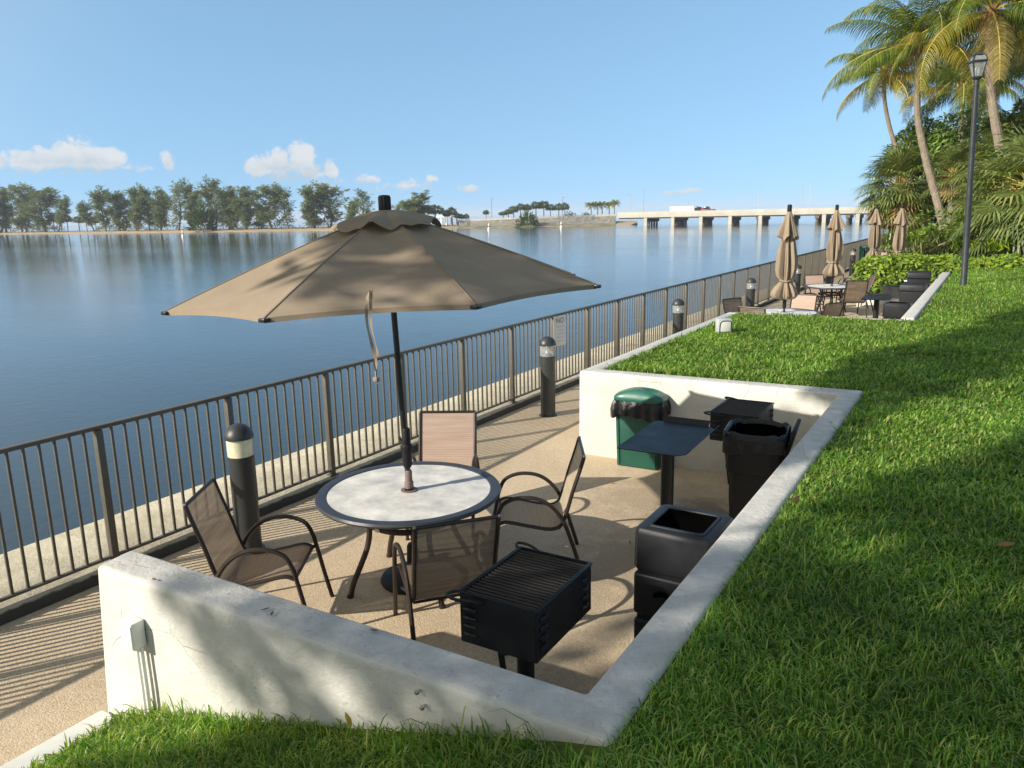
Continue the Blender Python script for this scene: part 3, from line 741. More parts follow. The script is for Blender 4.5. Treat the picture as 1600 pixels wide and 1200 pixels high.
# ------------------------------------------------------------------ chairs
def chair_proto(label, loc, rz, mats='sling'):
    t = thing('patio_chair', label, 'chair', loc, rz, 'brown sling patio chairs')
    # local: faces +x, seat centre above origin
    w = .255
    side = arc([(.27, .405), (.20, .425), (.05, .395), (-.12, .365), (-.205, .39), (-.245, .47), (-.30, .66), (-.355, .83), (-.385, .93)], 6)
    side = [(p.x, p.y) for p in side] if hasattr(side[0], 'x') else side
    rails = []
    for s_ in (-1, 1):
        b = MB(); b.tube([(x, s_ * w, z) for x, z in side], .015, 8); b.build('side_rail', M['bronze'], t)
        # arm and legs: one bent tube from front foot to back foot
        hoop = arc([(.375, 0), (.335, .18), (.29, .40), (.265, .50), (.215, .585), (.10, .628), (-.04, .615), (-.15, .545), (-.23, .43), (-.285, .28), (-.335, .12), (-.37, 0)], 5)
        b = MB(); b.tube([(p[0], s_ * (w + .028), p[1]) for p in hoop], .0155, 8)
        b.tube([(.275, s_ * w, .407), (.285, s_ * (w + .028), .407)], .010, 6); b.tube([(-.232, s_ * w, .43), (-.232, s_ * (w + .028), .43)], .010, 6)
        b.build('arm_loop', M['bronze'], t)
    b = MB(); b.tube([(.268, -w, .402), (.268, w, .402)], .0125, 8); b.tube([(-.20, -w, .372), (-.20, w, .372)], .009, 8); b.build('crossbar', M['bronze'], t)
    b = MB(); tb = [(-.385, y, .935) for y in (-w, -.12, 0, .12, w)]; b.tube(tb, .012, 8); b.build('top_rail', M['bronze'], t)
    b = MB(); rows = []
    n = len(side)
    for i, (x, z) in enumerate(side):
        # direction normal to push sling a touch above rail centre
        rows.append([(x, y, z + .004 - .012 * (1 - (y / w) ** 2) * (1 if i < n * .45 else .2)) for y in np.linspace(-w, w, 9)])
    b.grid(rows); b.build('sling', M[mats], t, ang=180)
    for s_ in (-1, 1):
        b = MB(); b.lathe([(.0, -.006), (.011, -.004), (.011, .006), (0, .008)], 10, (-.388, s_ * (w + .001), .938)); b.build('end_cap', M['metal'], t)
    return t
def face(px, py): return math.atan2(TC.y - py, TC.x - px)
cD = chair_proto('brown sling chair with its back to us at the near table, by the grill', (-2.87, 3.72, 0), R(140))
cA = copy_tree(cD, (-4.08, 3.28, 0), R(33), 'brown sling chair left of the near table, in front of the cream-lens bollard')
cB = chair_proto('pinkish sling chair, sunlight in its colour, behind the near table, facing us, by the railing', (-4.02, 5.25, 0), R(-61), 'sling_pink_lit')
cC = chair_proto('tan sling chair, sunlight in its colour, right of the near table, seen side on', (-2.95, 4.98, 0), R(211), 'sling_tan_lit')

# ------------------------------------------------------------------ grill
def make_grill(loc, rz, label):
    t = thing('charcoal_grill', label, 'grill', loc, rz, 'pedestal charcoal grills')
    W_, L_, z0, z1 = .43, .60, .61, .88
    th = .006
    b = MB()
    b.box((-W_ / 2, 0, (z0 + z1) / 2), (th, L_, z1 - z0)); b.box((W_ / 2, 0, (z0 + z1) / 2), (th, L_, z1 - z0))
    b.box((0, -L_ / 2, (z0 + z1) / 2), (W_ - th, th, z1 - z0)); b.box((0, L_ / 2, (z0 + z1) / 2), (W_ - th, th, z1 - z0))
    b.box((0, 0, z0 + .02), (W_ - th, L_ - th, th))
    for s_ in (-1, 1): b.box((s_ * (W_ / 2 + .001), 0, z1 - .004), (.022, L_ + .01, .008), .002)
    b.build('firebox', M['black'], t)
    for s_ in (-1, 1):
        cx = -W_ * .36; b = MB()
        for k in range(4): b.tube([(cx - .035, s_ * (L_ / 2 + .005), z0 + .05 + .045 * k), (cx, s_ * (L_ / 2 + .016), z0 + .056 + .045 * k), (cx + .035, s_ * (L_ / 2 + .005), z0 + .05 + .045 * k)], .009, 6)
        b.build('height_slot', M['black'], t)
    for cy in (-L_ * .40, L_ * .36):
        b = MB()
        for k in range(4): b.tube([(W_ / 2 + .002, cy - .03, z0 + .06 + .05 * k), (W_ / 2 + .016, cy, z0 + .066 + .05 * k), (W_ / 2 + .002, cy + .03, z0 + .06 + .05 * k)], .011, 6)
        b.build('height_slot', M['black'], t)
    b = MB(); n = 19
    for k in range(n):
        y = -L_ / 2 + .03 + (L_ - .06) * k / (n - 1); b.tube([(-W_ / 2 + .006, y, z1 - .012), (W_ / 2 - .008, y, z1 - .012)], .0075, 8)
    for x in (-W_ / 2 + .012, -.02, W_ / 2 - .014): b.box((x, 0, z1 - .021), (.008, L_ - .02, .010))
    b.build('grate', M['rustiron'], t)
    b = MB(); b.grid([[(x, y, z0 + .032 + .02 * math.sin(x * 31) * math.cos(y * 23) + .012 * math.sin(y * 57 + x * 40)) for x in np.linspace(-W_ / 2 + .01, W_ / 2 - .01, 14)] for y in np.linspace(-L_ / 2 + .01, L_ / 2 - .01, 18)]); b.build('ash_bed', M['ash'], t)
    for s_ in (-1, 1):
        y0 = s_ * L_ / 2; o_ = s_ * .05
        b = MB(); b.tube(arc([(-W_ / 2 + .012, y0 - s_ * .02, z1 - .008), (-W_ / 2 - .03, y0 + s_ * .005, z1 - .006), (-W_ / 2 - .045, y0 + o_, z1 - .006), (-W_ / 2 + .01, y0 + o_ * 1.3, z1 - .012), (-W_ / 2 + .09, y0 + o_ * .7, z1 - .02), (-W_ / 2 + .13, y0 + s_ * .01, z1 - .03)], 5), .0085, 8)
        for k in range(4): b.lathe([(.010, 0), (.020, .002), (.020, .008), (.010, .010)], 12, (-W_ / 2 + .075 + k * .017, y0 + s_ * .018, z1 - .028))
        b.build('handle', M['black'], t)
    b = MB(); b.tube([(.05, -.12, 0), (.05, -.12, z0)], .045, 16); b.build('pedestal', M['black'], t)
    b = MB(); b.box((-.10, -.10, .38), (.035, .008, .5), mat=Matrix.Rotation(R(-8), 3, 'Y')); b.box((0, -.10, z0 - .005), (.25, .2, .008)); b.build('bracket', M['black'], t)
    return t
g1 = make_grill((-1.915, 3.17, 0), R(1), 'black pedestal charcoal grill with open slotted grate, nearest the front wall')
copy_tree(g1, (-1.94, 7.20, 0), R(1), 'black pedestal charcoal grill standing against the sunlit back wall')
copy_tree(g1, (-1.95, 20.3, 0), R(80), 'black pedestal grill of the far bay, before the hedge')

def make_tray(loc, rz, label):
    t = thing('serving_shelf', label, 'shelf', loc, rz, 'steel serving shelves on posts')
    W_, L_, z = .265, .45, .94
    c = .07
    b = MB(); out = [(-W_ + c * .3, -L_), (W_ - c, -L_), (W_, -L_ + c), (W_, L_ - c), (W_ - c, L_), (-W_ + c * .3, L_), (-W_, L_ - c * .3), (-W_, -L_ + c * .3)]
    b.hexa([(x, y, z - .006) for x, y in out], [(x, y, z) for x, y in out]); b.build('shelf_plate', M['tray'], t)
    b = MB()
    def fl(a, d, ox, oy, h=.04):
        b.hexa([(a[0], a[1], z + .0), (d[0], d[1], z + .0), (d[0] + .006 * (ox != 0), d[1] + .006 * (oy != 0), z), (a[0] + .006 * (ox != 0), a[1] + .006 * (oy != 0), z)],
               [(a[0] + ox, a[1] + oy, z + h), (d[0] + ox, d[1] + oy, z + h), (d[0] + ox + .006, d[1] + oy + .004, z + h), (a[0] + ox + .006, a[1] + oy + .004, z + h)])
    fl((W_, -L_ + c), (W_, L_ - c), .035, 0); fl((-W_ + c, L_), (W_ - c, L_), 0, .035); fl((-W_ + .02, -L_), (W_ - c, -L_), 0, -.035, .014)
    b.build('flange', M['black'], t)
    b = MB(); b.tube([(0, 0, 0), (0, 0, z - .006)], .052, 20); b.build('post', M['black'], t)
    return t
ty = make_tray((-2.12, 5.72, 0), R(2), 'black steel serving shelf on a post, in front of the green bin')
copy_tree(ty, (-2.02, 17.0, 0), R(2), 'grey-topped serving shelf on a post in the far bay')

# ------------------------------------------------------------------ bins
def litter_bin(loc, rz, label):
    t = thing('litter_bin', label, 'bin', loc, rz, 'charcoal plastic litter bins'); h = .225
    def sq(r, z): return [(-r, -r, z), (r, -r, z), (r, r, z), (-r, r, z)]
    b = MB()
    b.hexa(sq(h * .98, .0), sq(h * .99, .385), .02, 3); b.hexa(sq(h - .02, .38), sq(h - .02, .43))
    b.hexa(sq(h, .415), sq(h, .675), .02, 3); b.hexa(sq(h - .02, .67), sq(h - .02, .72)); b.build('body', M['plastic'], t)
    # head with funnel opening
    b = MB(); o = .148
    a0 = sq(h + .002, .70); a1 = sq(h, .915)
    bm = [sq(h, .70), sq(h + .003, .712), sq(h, .915), sq(h - .006, .942), sq(h - .020, .95), sq(o + .02, .95), sq(o + .018, .957), sq(o + .004, .957), sq(o, .950)]
    rows = []
    for ring in bm:
        pts = []
        for i in range(4):
            p, q = Vector(ring[i]), Vector(ring[(i + 1) % 4])
            for f in (.06, .5, .94): pts.append(p.lerp(q, f))
        rows.append(pts + [pts[0]])
    b.grid(rows); b.build('head', M['plastic'], t, ang=50)
    b = MB(); rows = []
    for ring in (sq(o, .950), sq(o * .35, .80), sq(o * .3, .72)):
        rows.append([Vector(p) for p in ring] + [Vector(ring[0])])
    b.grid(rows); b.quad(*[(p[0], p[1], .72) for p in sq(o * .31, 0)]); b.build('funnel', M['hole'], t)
    b = MB(); b.tube(arc([(-.09, -h - .002, .56), (-.05, -h - .016, .585), (.0, -h - .016, .57), (.06, -h - .006, .525), (.10, -h + .002, .49)], 5), .014, 8); b.build('handle', M['hole'], t)
    return t
lb = litter_bin((-1.405, 4.10, 0), R(0), 'charcoal plastic litter bin with a square opening, against the near side wall')
copy_tree(lb, (-1.55, 16.1, 0), 0, 'charcoal litter bin with a square opening, sunk behind the far wall')

def bag_ring(b, ring_fn, z0, z1, n, rv, amp):
    rows = []
    K = 6
    phs = [rv.uniform(0, 6.28) for _ in range(4)]
    for i in range(K):
        f = i / (K - 1); row = []
        for j in range(n):
            a = j / n; x, y, nx, ny = ring_fn(a)
            o = .004 + amp * f * (.55 + .45 * math.sin(a * 61 + phs[0]) * math.sin(a * 23 + phs[1])) + amp * .5 * math.sin(f * 3.1) * (.5 + .5 * math.sin(a * 90 + phs[1])) + .003 * rv.random()
            drop = z1 + (z0 - z1) * f * (1 + .12 * math.sin(a * 19 + phs[2]) * f + .05 * math.sin(a * 77 + phs[3]) * f)
            row.append((x + nx * o, y + ny * o, drop))
        rows.append(row + [row[0]])
    b.grid(rows)
def rect_ring(hx, hy):
    per = 4 * (hx + hy)
    def fn_(a):
        d = a * per
        if d < 2 * hx: x, y, nx, ny = -hx + d, -hy, 0, -1
        elif d < 2 * hx + 2 * hy: x, y, nx, ny = hx, -hy + d - 2 * hx, 1, 0
        elif d < 4 * hx + 2 * hy: x, y, nx, ny = hx - (d - 2 * hx - 2 * hy), hy, 0, 1
        else: x, y, nx, ny = -hx, hy - (d - 4 * hx - 2 * hy), -1, 0
        return x, y, nx, ny
    return fn_
# green slim bin
gb = thing('recycling_bin', 'dark green slim bin with domed lid and black bag at the back wall', 'bin', (-3.13, 7.60, 0), R(2.5))
b = MB(); hx, hy = .25, .125
def rc(x, y, z): return [(-x, -y, z), (x, -y, z), (x, y, z), (-x, y, z)]
b.hexa(rc(hx * .92, hy * .9, .0), rc(hx, hy, .70), .018, 3); b.build('body', M['green'], gb)
b = MB()
for s_ in (-1, 1): b.hexa([(s_ * hx * .80 - .008, -hy * .9 - .012, .03), (s_ * hx * .80 + .008, -hy * .9 - .012, .03), (s_ * hx * .80 + .008, -hy * .9, .03), (s_ * hx * .80 - .008, -hy * .9, .03)], [(s_ * hx * .87 - .008, -hy - .010, .66), (s_ * hx * .87 + .008, -hy - .010, .66), (s_ * hx * .87 + .008, -hy + .002, .66), (s_ * hx * .87 - .008, -hy + .002, .66)])
b.build('rib', M['green'], gb)
b = MB(); bag_ring(b, rect_ring(hx + .014, hy + .012), .565, .735, 120, random.Random(4), .035); b.build('bin_bag', M['bag'], gb, ang=180)
b = MB(); rows = []
for f, z in ((1.06, .735), (1.10, .745), (1.09, .775), (1.0, .80)):
    pts = []
    for j in range(64):
        a = 2 * PI * j / 64; cx = math.copysign(abs(math.cos(a)) ** .35, math.cos(a)); cy = math.copysign(abs(math.sin(a)) ** .35, math.sin(a)); pts.append((hx * f * cx * 1.02, hy * f * cy * 1.06, z))
    rows.append(pts + [pts[0]])
for f in (.9, .75, .55, .3, .05):
    pts = []
    for j in range(64):
        a = 2 * PI * j / 64; cx = math.copysign(abs(math.cos(a)) ** .4, math.cos(a)); cy = math.copysign(abs(math.sin(a)) ** .4, math.sin(a))
        x = hx * f * cx; y = hy * f * cy; z = .80 + .065 * (1 - (x / hx) ** 2) * (1 - .25 * (y / hy) ** 2)
        dip = max(0, 1 - ((x - .11) / .085) ** 2 - ((y + .01) / .07) ** 2); z -= .035 * dip
        pts.append((x, y, z))
    rows.append(pts + [pts[0]])
b.grid(rows); b.build('lid', M['green_lid'], gb, ang=60)

# black open cart bin
def cart(loc, rz, label):
    t = thing('wheelie_bin', label, 'bin', loc, rz, 'black open bins')
    b = MB(); rows = []
    def sring(f, z):
        pts = []
        for j in range(56):
            a = 2 * PI * j / 56; cx = math.copysign(abs(math.cos(a)) ** .4, math.cos(a)); cy = math.copysign(abs(math.sin(a)) ** .4, math.sin(a))
            wob = 1 + .02 * math.sin(a * 13 + z * 9) + .015 * math.sin(a * 29)
            pts.append((.228 * f * cx * (wob if f < 1 else 1), .228 * f * cy * (wob if f < 1 else 1), z + .008 * math.sin(a * 9)))
        return pts + [pts[0]]
    bb = MB(); bb.grid([sring(*q) for q in ((.1, .02), (.72, .02), (.76, .05), (.84, .40), (.88, .62), (.97, .63), (1.0, .90))]); bb.build('body', M['plastic2'], t, ang=50)
    b.grid([sring(*q) for q in ((1.0, .90), (1.09, .905), (1.09, .955), (1.03, .965), (.98, .955), (.96, .93))]); b.build('rim_bag', M['bag'], t, ang=60)
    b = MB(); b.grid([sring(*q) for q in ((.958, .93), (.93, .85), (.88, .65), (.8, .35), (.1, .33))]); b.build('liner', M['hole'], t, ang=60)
    b = MB(); bag_ring(b, rect_ring(.228, .228), .80, .93, 110, random.Random(9), .012); b.build('bag_fold', M['bag'], t, ang=180)
    b = MB(); b.box((0, 0, 0), (.03, .42, .26), .012); o = b.build('lid', M['plastic2'], t, (.262, .08, .87)); o.rotation_euler = (0, R(14), 0)
    b = MB()
    for y in (-.17, .17): b.tube([(.19, y - .03, .09), (.19, y + .03, .09)], .09, 18)
    b.build('wheel', M['rubber'], t)
    return t
ct = cart((-1.555, 6.25, 0), R(6), 'black open bin lined with a bag, against the side wall below the lawn')
def lidded(loc, rz, label, h):
    t = thing('lidded_bin', label, 'bin', loc, rz, 'black lidded bins in the far bay')
    b = MB(); b.hexa(rc(.21, .25, .0), rc(.25, .30, h - .16), .02, 3); b.build('body', M['plastic2'], t)
    b = MB(); b.hexa(rc(.268, .318, h - .158), rc(.25, .30, h), .03, 3); b.build('lid', M['plastic'], t)
    b = MB(); b.tube([(-.24, -.20, h - .22), (-.30, -.18, h - .22), (-.30, .18, h - .22), (-.24, .20, h - .22)], .014, 8); b.build('handle', M['metal'], t); return t
lidded((-1.64, 21.3, 0), R(4), 'black lidded bin at the hedge end of the far bay', 1.16)
lidded((-1.66, 20.3, 0), R(-3), 'shorter black bin in front of the hedge-end bin in the far bay', .95)
g2b = copy_tree(gb, (-1.72, 18.7, 0), R(90), 'green-lidded bin half hidden behind the far bay wall', (.95, .95, .8))

# utility boxes
ux = thing('utility_box', 'small white outlet box on two conduits, front wall', 'utility box', (-3.52, 2.025, 0))
b = MB(); b.box((0, -.035, .69), (.10, .07, .145), .004); b.build('box_shell', M['white'], ux)
b = MB(); b.box((.01, -.073, .69), (.078, .006, .125), .002); b.build('cover', M['white'], ux)
for dx in (.01, .045):
    b = MB(); b.tube([(dx, -.03, .12), (dx + .003, -.03, .4), (dx, -.03, .62)], .011, 10); b.build('conduit', M['white'], ux)
wb = thing('outlet_box', 'pale grey weatherproof outlet box in the raised planter lawn', 'outlet box', (-3.30, 11.05, gz(-3.3, 11)), R(35))
b = MB(); b.box((0, 0, .10), (.20, .16, .2), .012); b.build('box_shell', M['grey'], wb)
b = MB(); b.box((0, -.087, .10), (.15, .014, .15), .006); b.build('cover', M['white'], wb)
b = MB(); b.tube(arc([(-.085, -.09, .0), (-.08, -.092, .13), (-.05, -.094, .175), (.06, -.094, .175), (.085, -.092, .13), (.09, -.09, 0)], 4), .006, 6); b.build('seal', M['rubber'], wb)
# screws stubs in the front wall
for i, (px, py, l) in enumerate([(654, 1080, 'upper rusty anchor bolt stub in the front wall'), (662, 1104, 'lower rusty anchor bolt stub in the front wall')]):
    p = at_y(px, py, 2.07); b = MB(); b.tube([p + Vector((0, .03, 0)), p + Vector((0, -.016, 0))], .006, 8); b.lathe([(.0, 0), (.010, .0), (.010, .010), (0, .010)], 6, p + Vector((0, -.010, -.005)), False, False)
    tag(b.build('bolt', M['metal']), l, 'bolt')

# ------------------------------------------------------------------ folded umbrellas
def folded(loc, label, seed, tilt=0):
    t = thing('folded_umbrella', label, 'umbrella', loc, seed * 1.3, 'folded tan umbrellas'); rv = random.Random(seed)
    b = MB(); b.lathe([(.02, .30), (.02, 2.66)], 10); b.build('pole', M['pole'], t)
    b = MB(); b.lathe([(.036, 2.645), (.042, 2.65), (.042, 2.765), (.03, 2.785)], 24, fn=fin); b.build('finial', M['plastic2'], t)
    b = MB(); p0 = rv.uniform(0, 6)
    qk = [rv.uniform(0, 6.28) for _ in range(3)]
    def f1(r, z, a):
        k = min(1, (2.66 - z) / .3)
        return r * (1 + k * (.30 * math.sin(6 * a + qk[0]) + .16 * math.sin(11 * a + qk[1]) + .10 * math.sin(2 * a + qk[2])))
    rows = []
    for r, z in ((.038, 2.66), (.058, 2.60), (.08, 2.51), (.103, 2.41), (.128, 2.31), (.152, 2.22), (.168, 2.16)):
        row = []
        for j in range(96):
            a = 2 * PI * j / 96; rr_ = f1(r, z, a); k = min(1, (2.66 - z) / .5) ** 2
            row.append((rr_ * math.cos(a), rr_ * math.sin(a), z - k * .035 * math.sin(6 * a + qk[0] + 2.5) - k * .02 * math.sin(3 * a + qk[1])))
        rows.append(row + [row[0]])
    b.grid(rows); b.build('vent_flap', M['canvas'], t, ang=75)
    b = MB()
    pk = [rv.uniform(0, 6.28) for _ in range(3)]
    def f2(r, z, a):
        k = min(1, (2.40 - z) / .4)
        fold = .30 * math.sin(7 * a + p0 + .9 * math.sin(z * 2 + pk[0])) + .17 * math.sin(12 * a + pk[1] + z * 1.6) + .08 * math.sin(27 * a + pk[2] + z * 2) + .14 * math.sin(2 * a + pk[1] + z * 1.1)
        tie = 1 - .6 * math.exp(-((z - 1.33) / .06) ** 2)
        return r * .90 * (1 + fold * (.35 + .65 * k) * tie)
    b.lathe([(.06, 2.42), (.085, 2.25), (.115, 2.05), (.138, 1.85), (.150, 1.70), (.150, 1.55), (.135, 1.43), (.108, 1.36), (.10, 1.33), (.112, 1.29), (.145, 1.22), (.185, 1.13), (.20, 1.06), (.17, 1.0), (.12, .98), (.06, 1.02)], 120, cap0=False, cap1=False, fn=f2); b.build('canopy', M['canvas'], t, ang=70)
    b = MB(); b.tube([(.112 * math.cos(a), .112 * math.sin(a), 1.335 + .01 * math.sin(3 * a)) for a in np.linspace(0, 2 * PI, 25)], .012, 6, cap=False, sq=1.6); b.build('tie_strap', M['canvas'], t)
    b = MB(); b.lathe([(.028, .80), (.036, .82), (.036, .94), (.045, .96), (.045, 1.0), (.03, 1.02)], 14); b.tube([(0, 0, .93), (-.08, -.02, .96)], .009, 6); b.build('crank', M['plastic2'], t)
    b = MB(); b.lathe([(.25, 0), (.25, .03), (.22, .06), (.05, .09), (.04, .3), (.03, .32)], 28); b.build('base', M['plastic2'], t)
    return t
T2 = Vector((-3.52, 15.75, 0)); T3 = Vector((-3.66, 21.6, 0))
def table_copy(loc, label):
    src = [o for o in bpy.data.objects if o.name == 'patio_table'][0]
    return copy_tree(src, loc, .1, label)
table_copy(T2, 'pale round table under the nearest folded umbrella, mostly hidden by the lawn'); table_copy(T3, 'white round table under the second folded umbrella')
folded(T2, 'nearest and tallest-looking folded tan umbrella beyond the planter', 1)
folded(T3, 'second folded tan umbrella, left of the slatted green trash can', 2)
folded((-3.62, 28.6, 0), 'third folded tan umbrella, in front of the big fan palm', 3)
folded((-2.72, 27.2, 0), 'rightmost folded tan umbrella, rising behind the hedge', 4)
# far chairs
def put_chair(px0, px1, py, z, deg, label, src=cD, yoff=0):
    p = (at_z(px0, py, z) + at_z(px1, py, z)) / 2; a = R(deg)
    return copy_tree(src, (p.x + .385 * math.cos(a), p.y + .385 * math.sin(a), 0), a, label)
put_chair(1131, 1155, 467, .93, -28, 'brown sling chair leaning left beside the railing, nearest the planter wall')
put_chair(1157, 1192, 481, .93, 80, 'brown sling chair seen from behind, its top rail just above the lawn', cD)
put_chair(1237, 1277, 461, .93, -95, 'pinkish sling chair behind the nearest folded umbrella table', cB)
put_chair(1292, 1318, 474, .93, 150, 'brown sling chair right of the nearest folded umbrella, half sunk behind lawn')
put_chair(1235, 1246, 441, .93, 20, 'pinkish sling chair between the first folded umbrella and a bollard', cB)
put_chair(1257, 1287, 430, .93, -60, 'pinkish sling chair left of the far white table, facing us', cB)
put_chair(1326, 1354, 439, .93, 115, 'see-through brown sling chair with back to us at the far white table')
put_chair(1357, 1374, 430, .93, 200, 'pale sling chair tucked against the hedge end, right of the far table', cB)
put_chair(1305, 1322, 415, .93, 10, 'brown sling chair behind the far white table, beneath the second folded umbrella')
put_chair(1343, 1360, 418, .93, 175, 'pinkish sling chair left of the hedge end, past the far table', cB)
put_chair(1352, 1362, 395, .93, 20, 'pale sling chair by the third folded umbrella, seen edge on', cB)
put_chair(1379, 1396, 394, .93, -90, 'pinkish sling chair peeking over the hedge, under the third umbrella', cB)

# slatted trash can
tcn = thing('trash_can', 'dark green slatted round trash can on the far walkway', 'trash can', (-5.25, 39.2, 0))
b = MB()
for k in range(20):
    a = 2 * PI * k / 20; b.box((.30 * math.cos(a), .30 * math.sin(a), .47), (.012, .06, .9), mat=Matrix.Rotation(a, 3, 'Z'))
b.build('slat_wall', M['darkgreen'], tcn)
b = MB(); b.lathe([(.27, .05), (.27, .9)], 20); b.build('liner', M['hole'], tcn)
b = MB(); b.lathe([(.31, .90), (.33, .93), (.31, .97), (.18, 1.0), (.17, .96)], 28, cap0=False, cap1=False); b.build('rim', M['darkgreen'], tcn)

# lamp post
lp = thing('lamp_post', 'tall black lamp post with glass lantern on the lawn edge', 'lamp post', (-.63, 19.55, .98)); lp.rotation_euler = (0, R(-1.9), 0)
b = MB(); b.lathe([(.075, -.1), (.075, .02), (.066, .05), (.062, 1.5), (.055, 3.0), (.050, 4.12), (.058, 4.13), (.058, 4.17), (.048, 4.18), (.045, 4.26)], 20); b.build('pole', M['charcoal'], lp)
b = MB(); LZ = 4.30
def fr(z, r, k): a = PI / 4 + k * PI / 2 + .35; return Vector((r * .78 * math.cos(a), r * .78 * math.sin(a), LZ + (z - LZ) * .80))
for k in range(4):
    b.tube([fr(LZ, .13, k), fr(LZ + .38, .24, k)], .014, 6); b.tube([fr(LZ, .13, k), fr(LZ, .13, k + 1)], .014, 6); b.tube([fr(LZ + .38, .245, k), fr(LZ + .38, .245, k + 1)], .02, 6)
b.lathe([(.05, 4.25), (.09, 4.27), (.10, 4.295)], 16)
for k in range(4):
    b.tube(arc([fr(LZ + .38, .245, k), fr(LZ + .50, .20, k), fr(LZ + .575, .10, k), Vector((0, 0, LZ + .47))], 4), .015, 6)
b.build('lantern_frame', M['charcoal'], lp)
b = MB()
for k in range(4): b.quad(fr(LZ + .01, .128, k), fr(LZ + .01, .128, k + 1), fr(LZ + .37, .238, k + 1), fr(LZ + .37, .238, k))
for k in range(4):
    A_, B_ = fr(LZ + .385, .235, k), fr(LZ + .385, .235, k + 1); C_, D_ = fr(LZ + .50, .19, k), fr(LZ + .50, .19, k + 1); E_, F_ = fr(LZ + .57, .09, k), fr(LZ + .57, .09, k + 1)
    b.grid([[A_, B_], [C_, D_], [E_, F_]])
b.build('lantern_glass', M['lampglass'], lp)
b = MB(); b.lathe([(.03, LZ - .02), (.045, LZ + .05), (.055, LZ + .12), (.04, LZ + .2), (.01, LZ + .22)], 16); b.build('bulb', M['bulb'], lp)
b = MB(); b.lathe([(.12, LZ + .425), (.09, LZ + .46), (.0, LZ + .485)], 16); b.build('cap', M['charcoal'], lp)
#@@PART2
# ------------------------------------------------------------------ tree outside the frame that shades the bank
def pip(x, y, poly):
    ins = False; j = len(poly) - 1
    for i in range(len(poly)):
        xi, yi = poly[i]; xj, yj = poly[j]
        if (yi > y) != (yj > y) and x < (xj - xi) * (y - yi) / (yj - yi + 1e-12) + xi: ins = not ins
        j = i
    return ins
# where the crown's shade falls on the walkway level (metres)
SHA = [(-.45, 9.1), (-.5, 10.2), (-.35, 11.5), (.3, 13.0), (1.45, 16.9), (3.5, 24), (8, 24), (4, 17.2), (1.8, 12.4), (1.15, 11.0), (.72, 9.95), (.40, 9.1), (.05, 8.6), (-.1, 7.0), (-.32, 6.95)]
SHB = [(-3.3, -2), (-3.1, 2.0), (-2.5, 2.4), (-2.4, 2.7), (-2.3, 3.7), (-1.75, 5.0), (-.3, 4.9), (-.12, 5.4), (.1, 5.95), (.42, 6.95), (.85, 7.3), (1.38, 8.7), (2.3, 11.2), (4, 14.8), (8, 14.8), (8, -2)]
SHC = [(-1.9, 5.4), (-1.6, 6.3), (-1.2, 8.75), (.12, 8.5), (.12, 7.7), (-.2, 6.75), (-.35, 5.3)]
GAPS = [(-1.8, 4.15, .40, .42, .05), (-1.67, 3.05, .16, .2, .3), (-2.25, 2.75, .1, .2, .3), (-.95, 3.0, .16, .2, .4), (.5, 5.6, .55, .13, .4), (1.0, 4.2, .7, .16, .6), (1.6, 5.4, .8, .18, .6), (.6, 2.7, .5, .16, .6)]
rs = random.Random(21)
crowns = [MB(), MB()]
def shade_leaf(u, v, size):
    t = rs.uniform(13, 23)
    p = Vector((u, v, 0)) - SDIR * t
    d = Vector((rs.gauss(0, 1), rs.gauss(0, 1), rs.gauss(0, .6))).normalized()
    nrm = (SDIR + Vector((rs.gauss(0, .5), rs.gauss(0, .5), rs.gauss(0, .5)))).normalized()
    crowns[0 if v - 1.6 * u < 7 else 1].leaf(p, d, nrm, size, size * .5, .1)
n_ = 0
for _ in range(64000):
    u = rs.uniform(-3.3, 7); v = rs.uniform(-1, 22)
    inA, inB = pip(u, v, SHA), pip(u, v, SHB)
    keep = 0
    if inA: keep = 1.0
    if inB:
        keep = 1.0 if u < 3.5 else .5
        for gx, gy, rx, ry, k in GAPS:
            if ((u - gx) / rx) ** 2 + ((v - gy) / ry) ** 2 < 1: keep *= k
        q = math.sin(u * 4.1 + 1.2 * math.sin(v * 2.1)) * math.sin(v * 3.7 - u * 2.0)
        if q > .72: keep *= .5
    if not inA and not inB and pip(u, v, SHC):
        e_ = v - (6.19 + .75 * (u + 1.15))
        if u < -1.12: keep = .5 if e_ > .95 and math.sin(v * 9) > -.2 else 0
        elif e_ < .40: keep = .08
        else: keep = .4 if .98 < e_ < 1.14 and u < -.55 else 1.0
    if rs.random() < keep * .62: shade_leaf(u, v, rs.uniform(.15, .30)); n_ += 1
print('shade leaves', n_)
for i, (c, base, top, lab) in enumerate([(crowns[0], (-3.2, -11, .2), (-6.5, -8.5, 7), 'leafy tree standing behind the viewer whose shade falls across the near lawn'),
                                         (crowns[1], (-.5, -7.5, .9), (-6.0, -3.5, 8), 'second leafy tree behind the viewer shading the middle of the lawn')]):
    t = thing('shade_tree', lab, 'tree', base)
    b0 = Vector(base)
    b = MB(); pts = arc([(0, 0, -.3), ((top[0] - base[0]) * .3, (top[1] - base[1]) * .3, (top[2] - base[2]) * .45), (top[0] - base[0], top[1] - base[1], top[2] - base[2])], 8)
    b.tube(pts, [.22 - .16 * k / (len(pts) - 1) for k in range(len(pts))], 10); b.build('trunk', M['bark'], t)
    c.v = [tuple(Vector(p) - b0) for p in c.v]; c.build('crown', M['broad'], t, smooth=False)

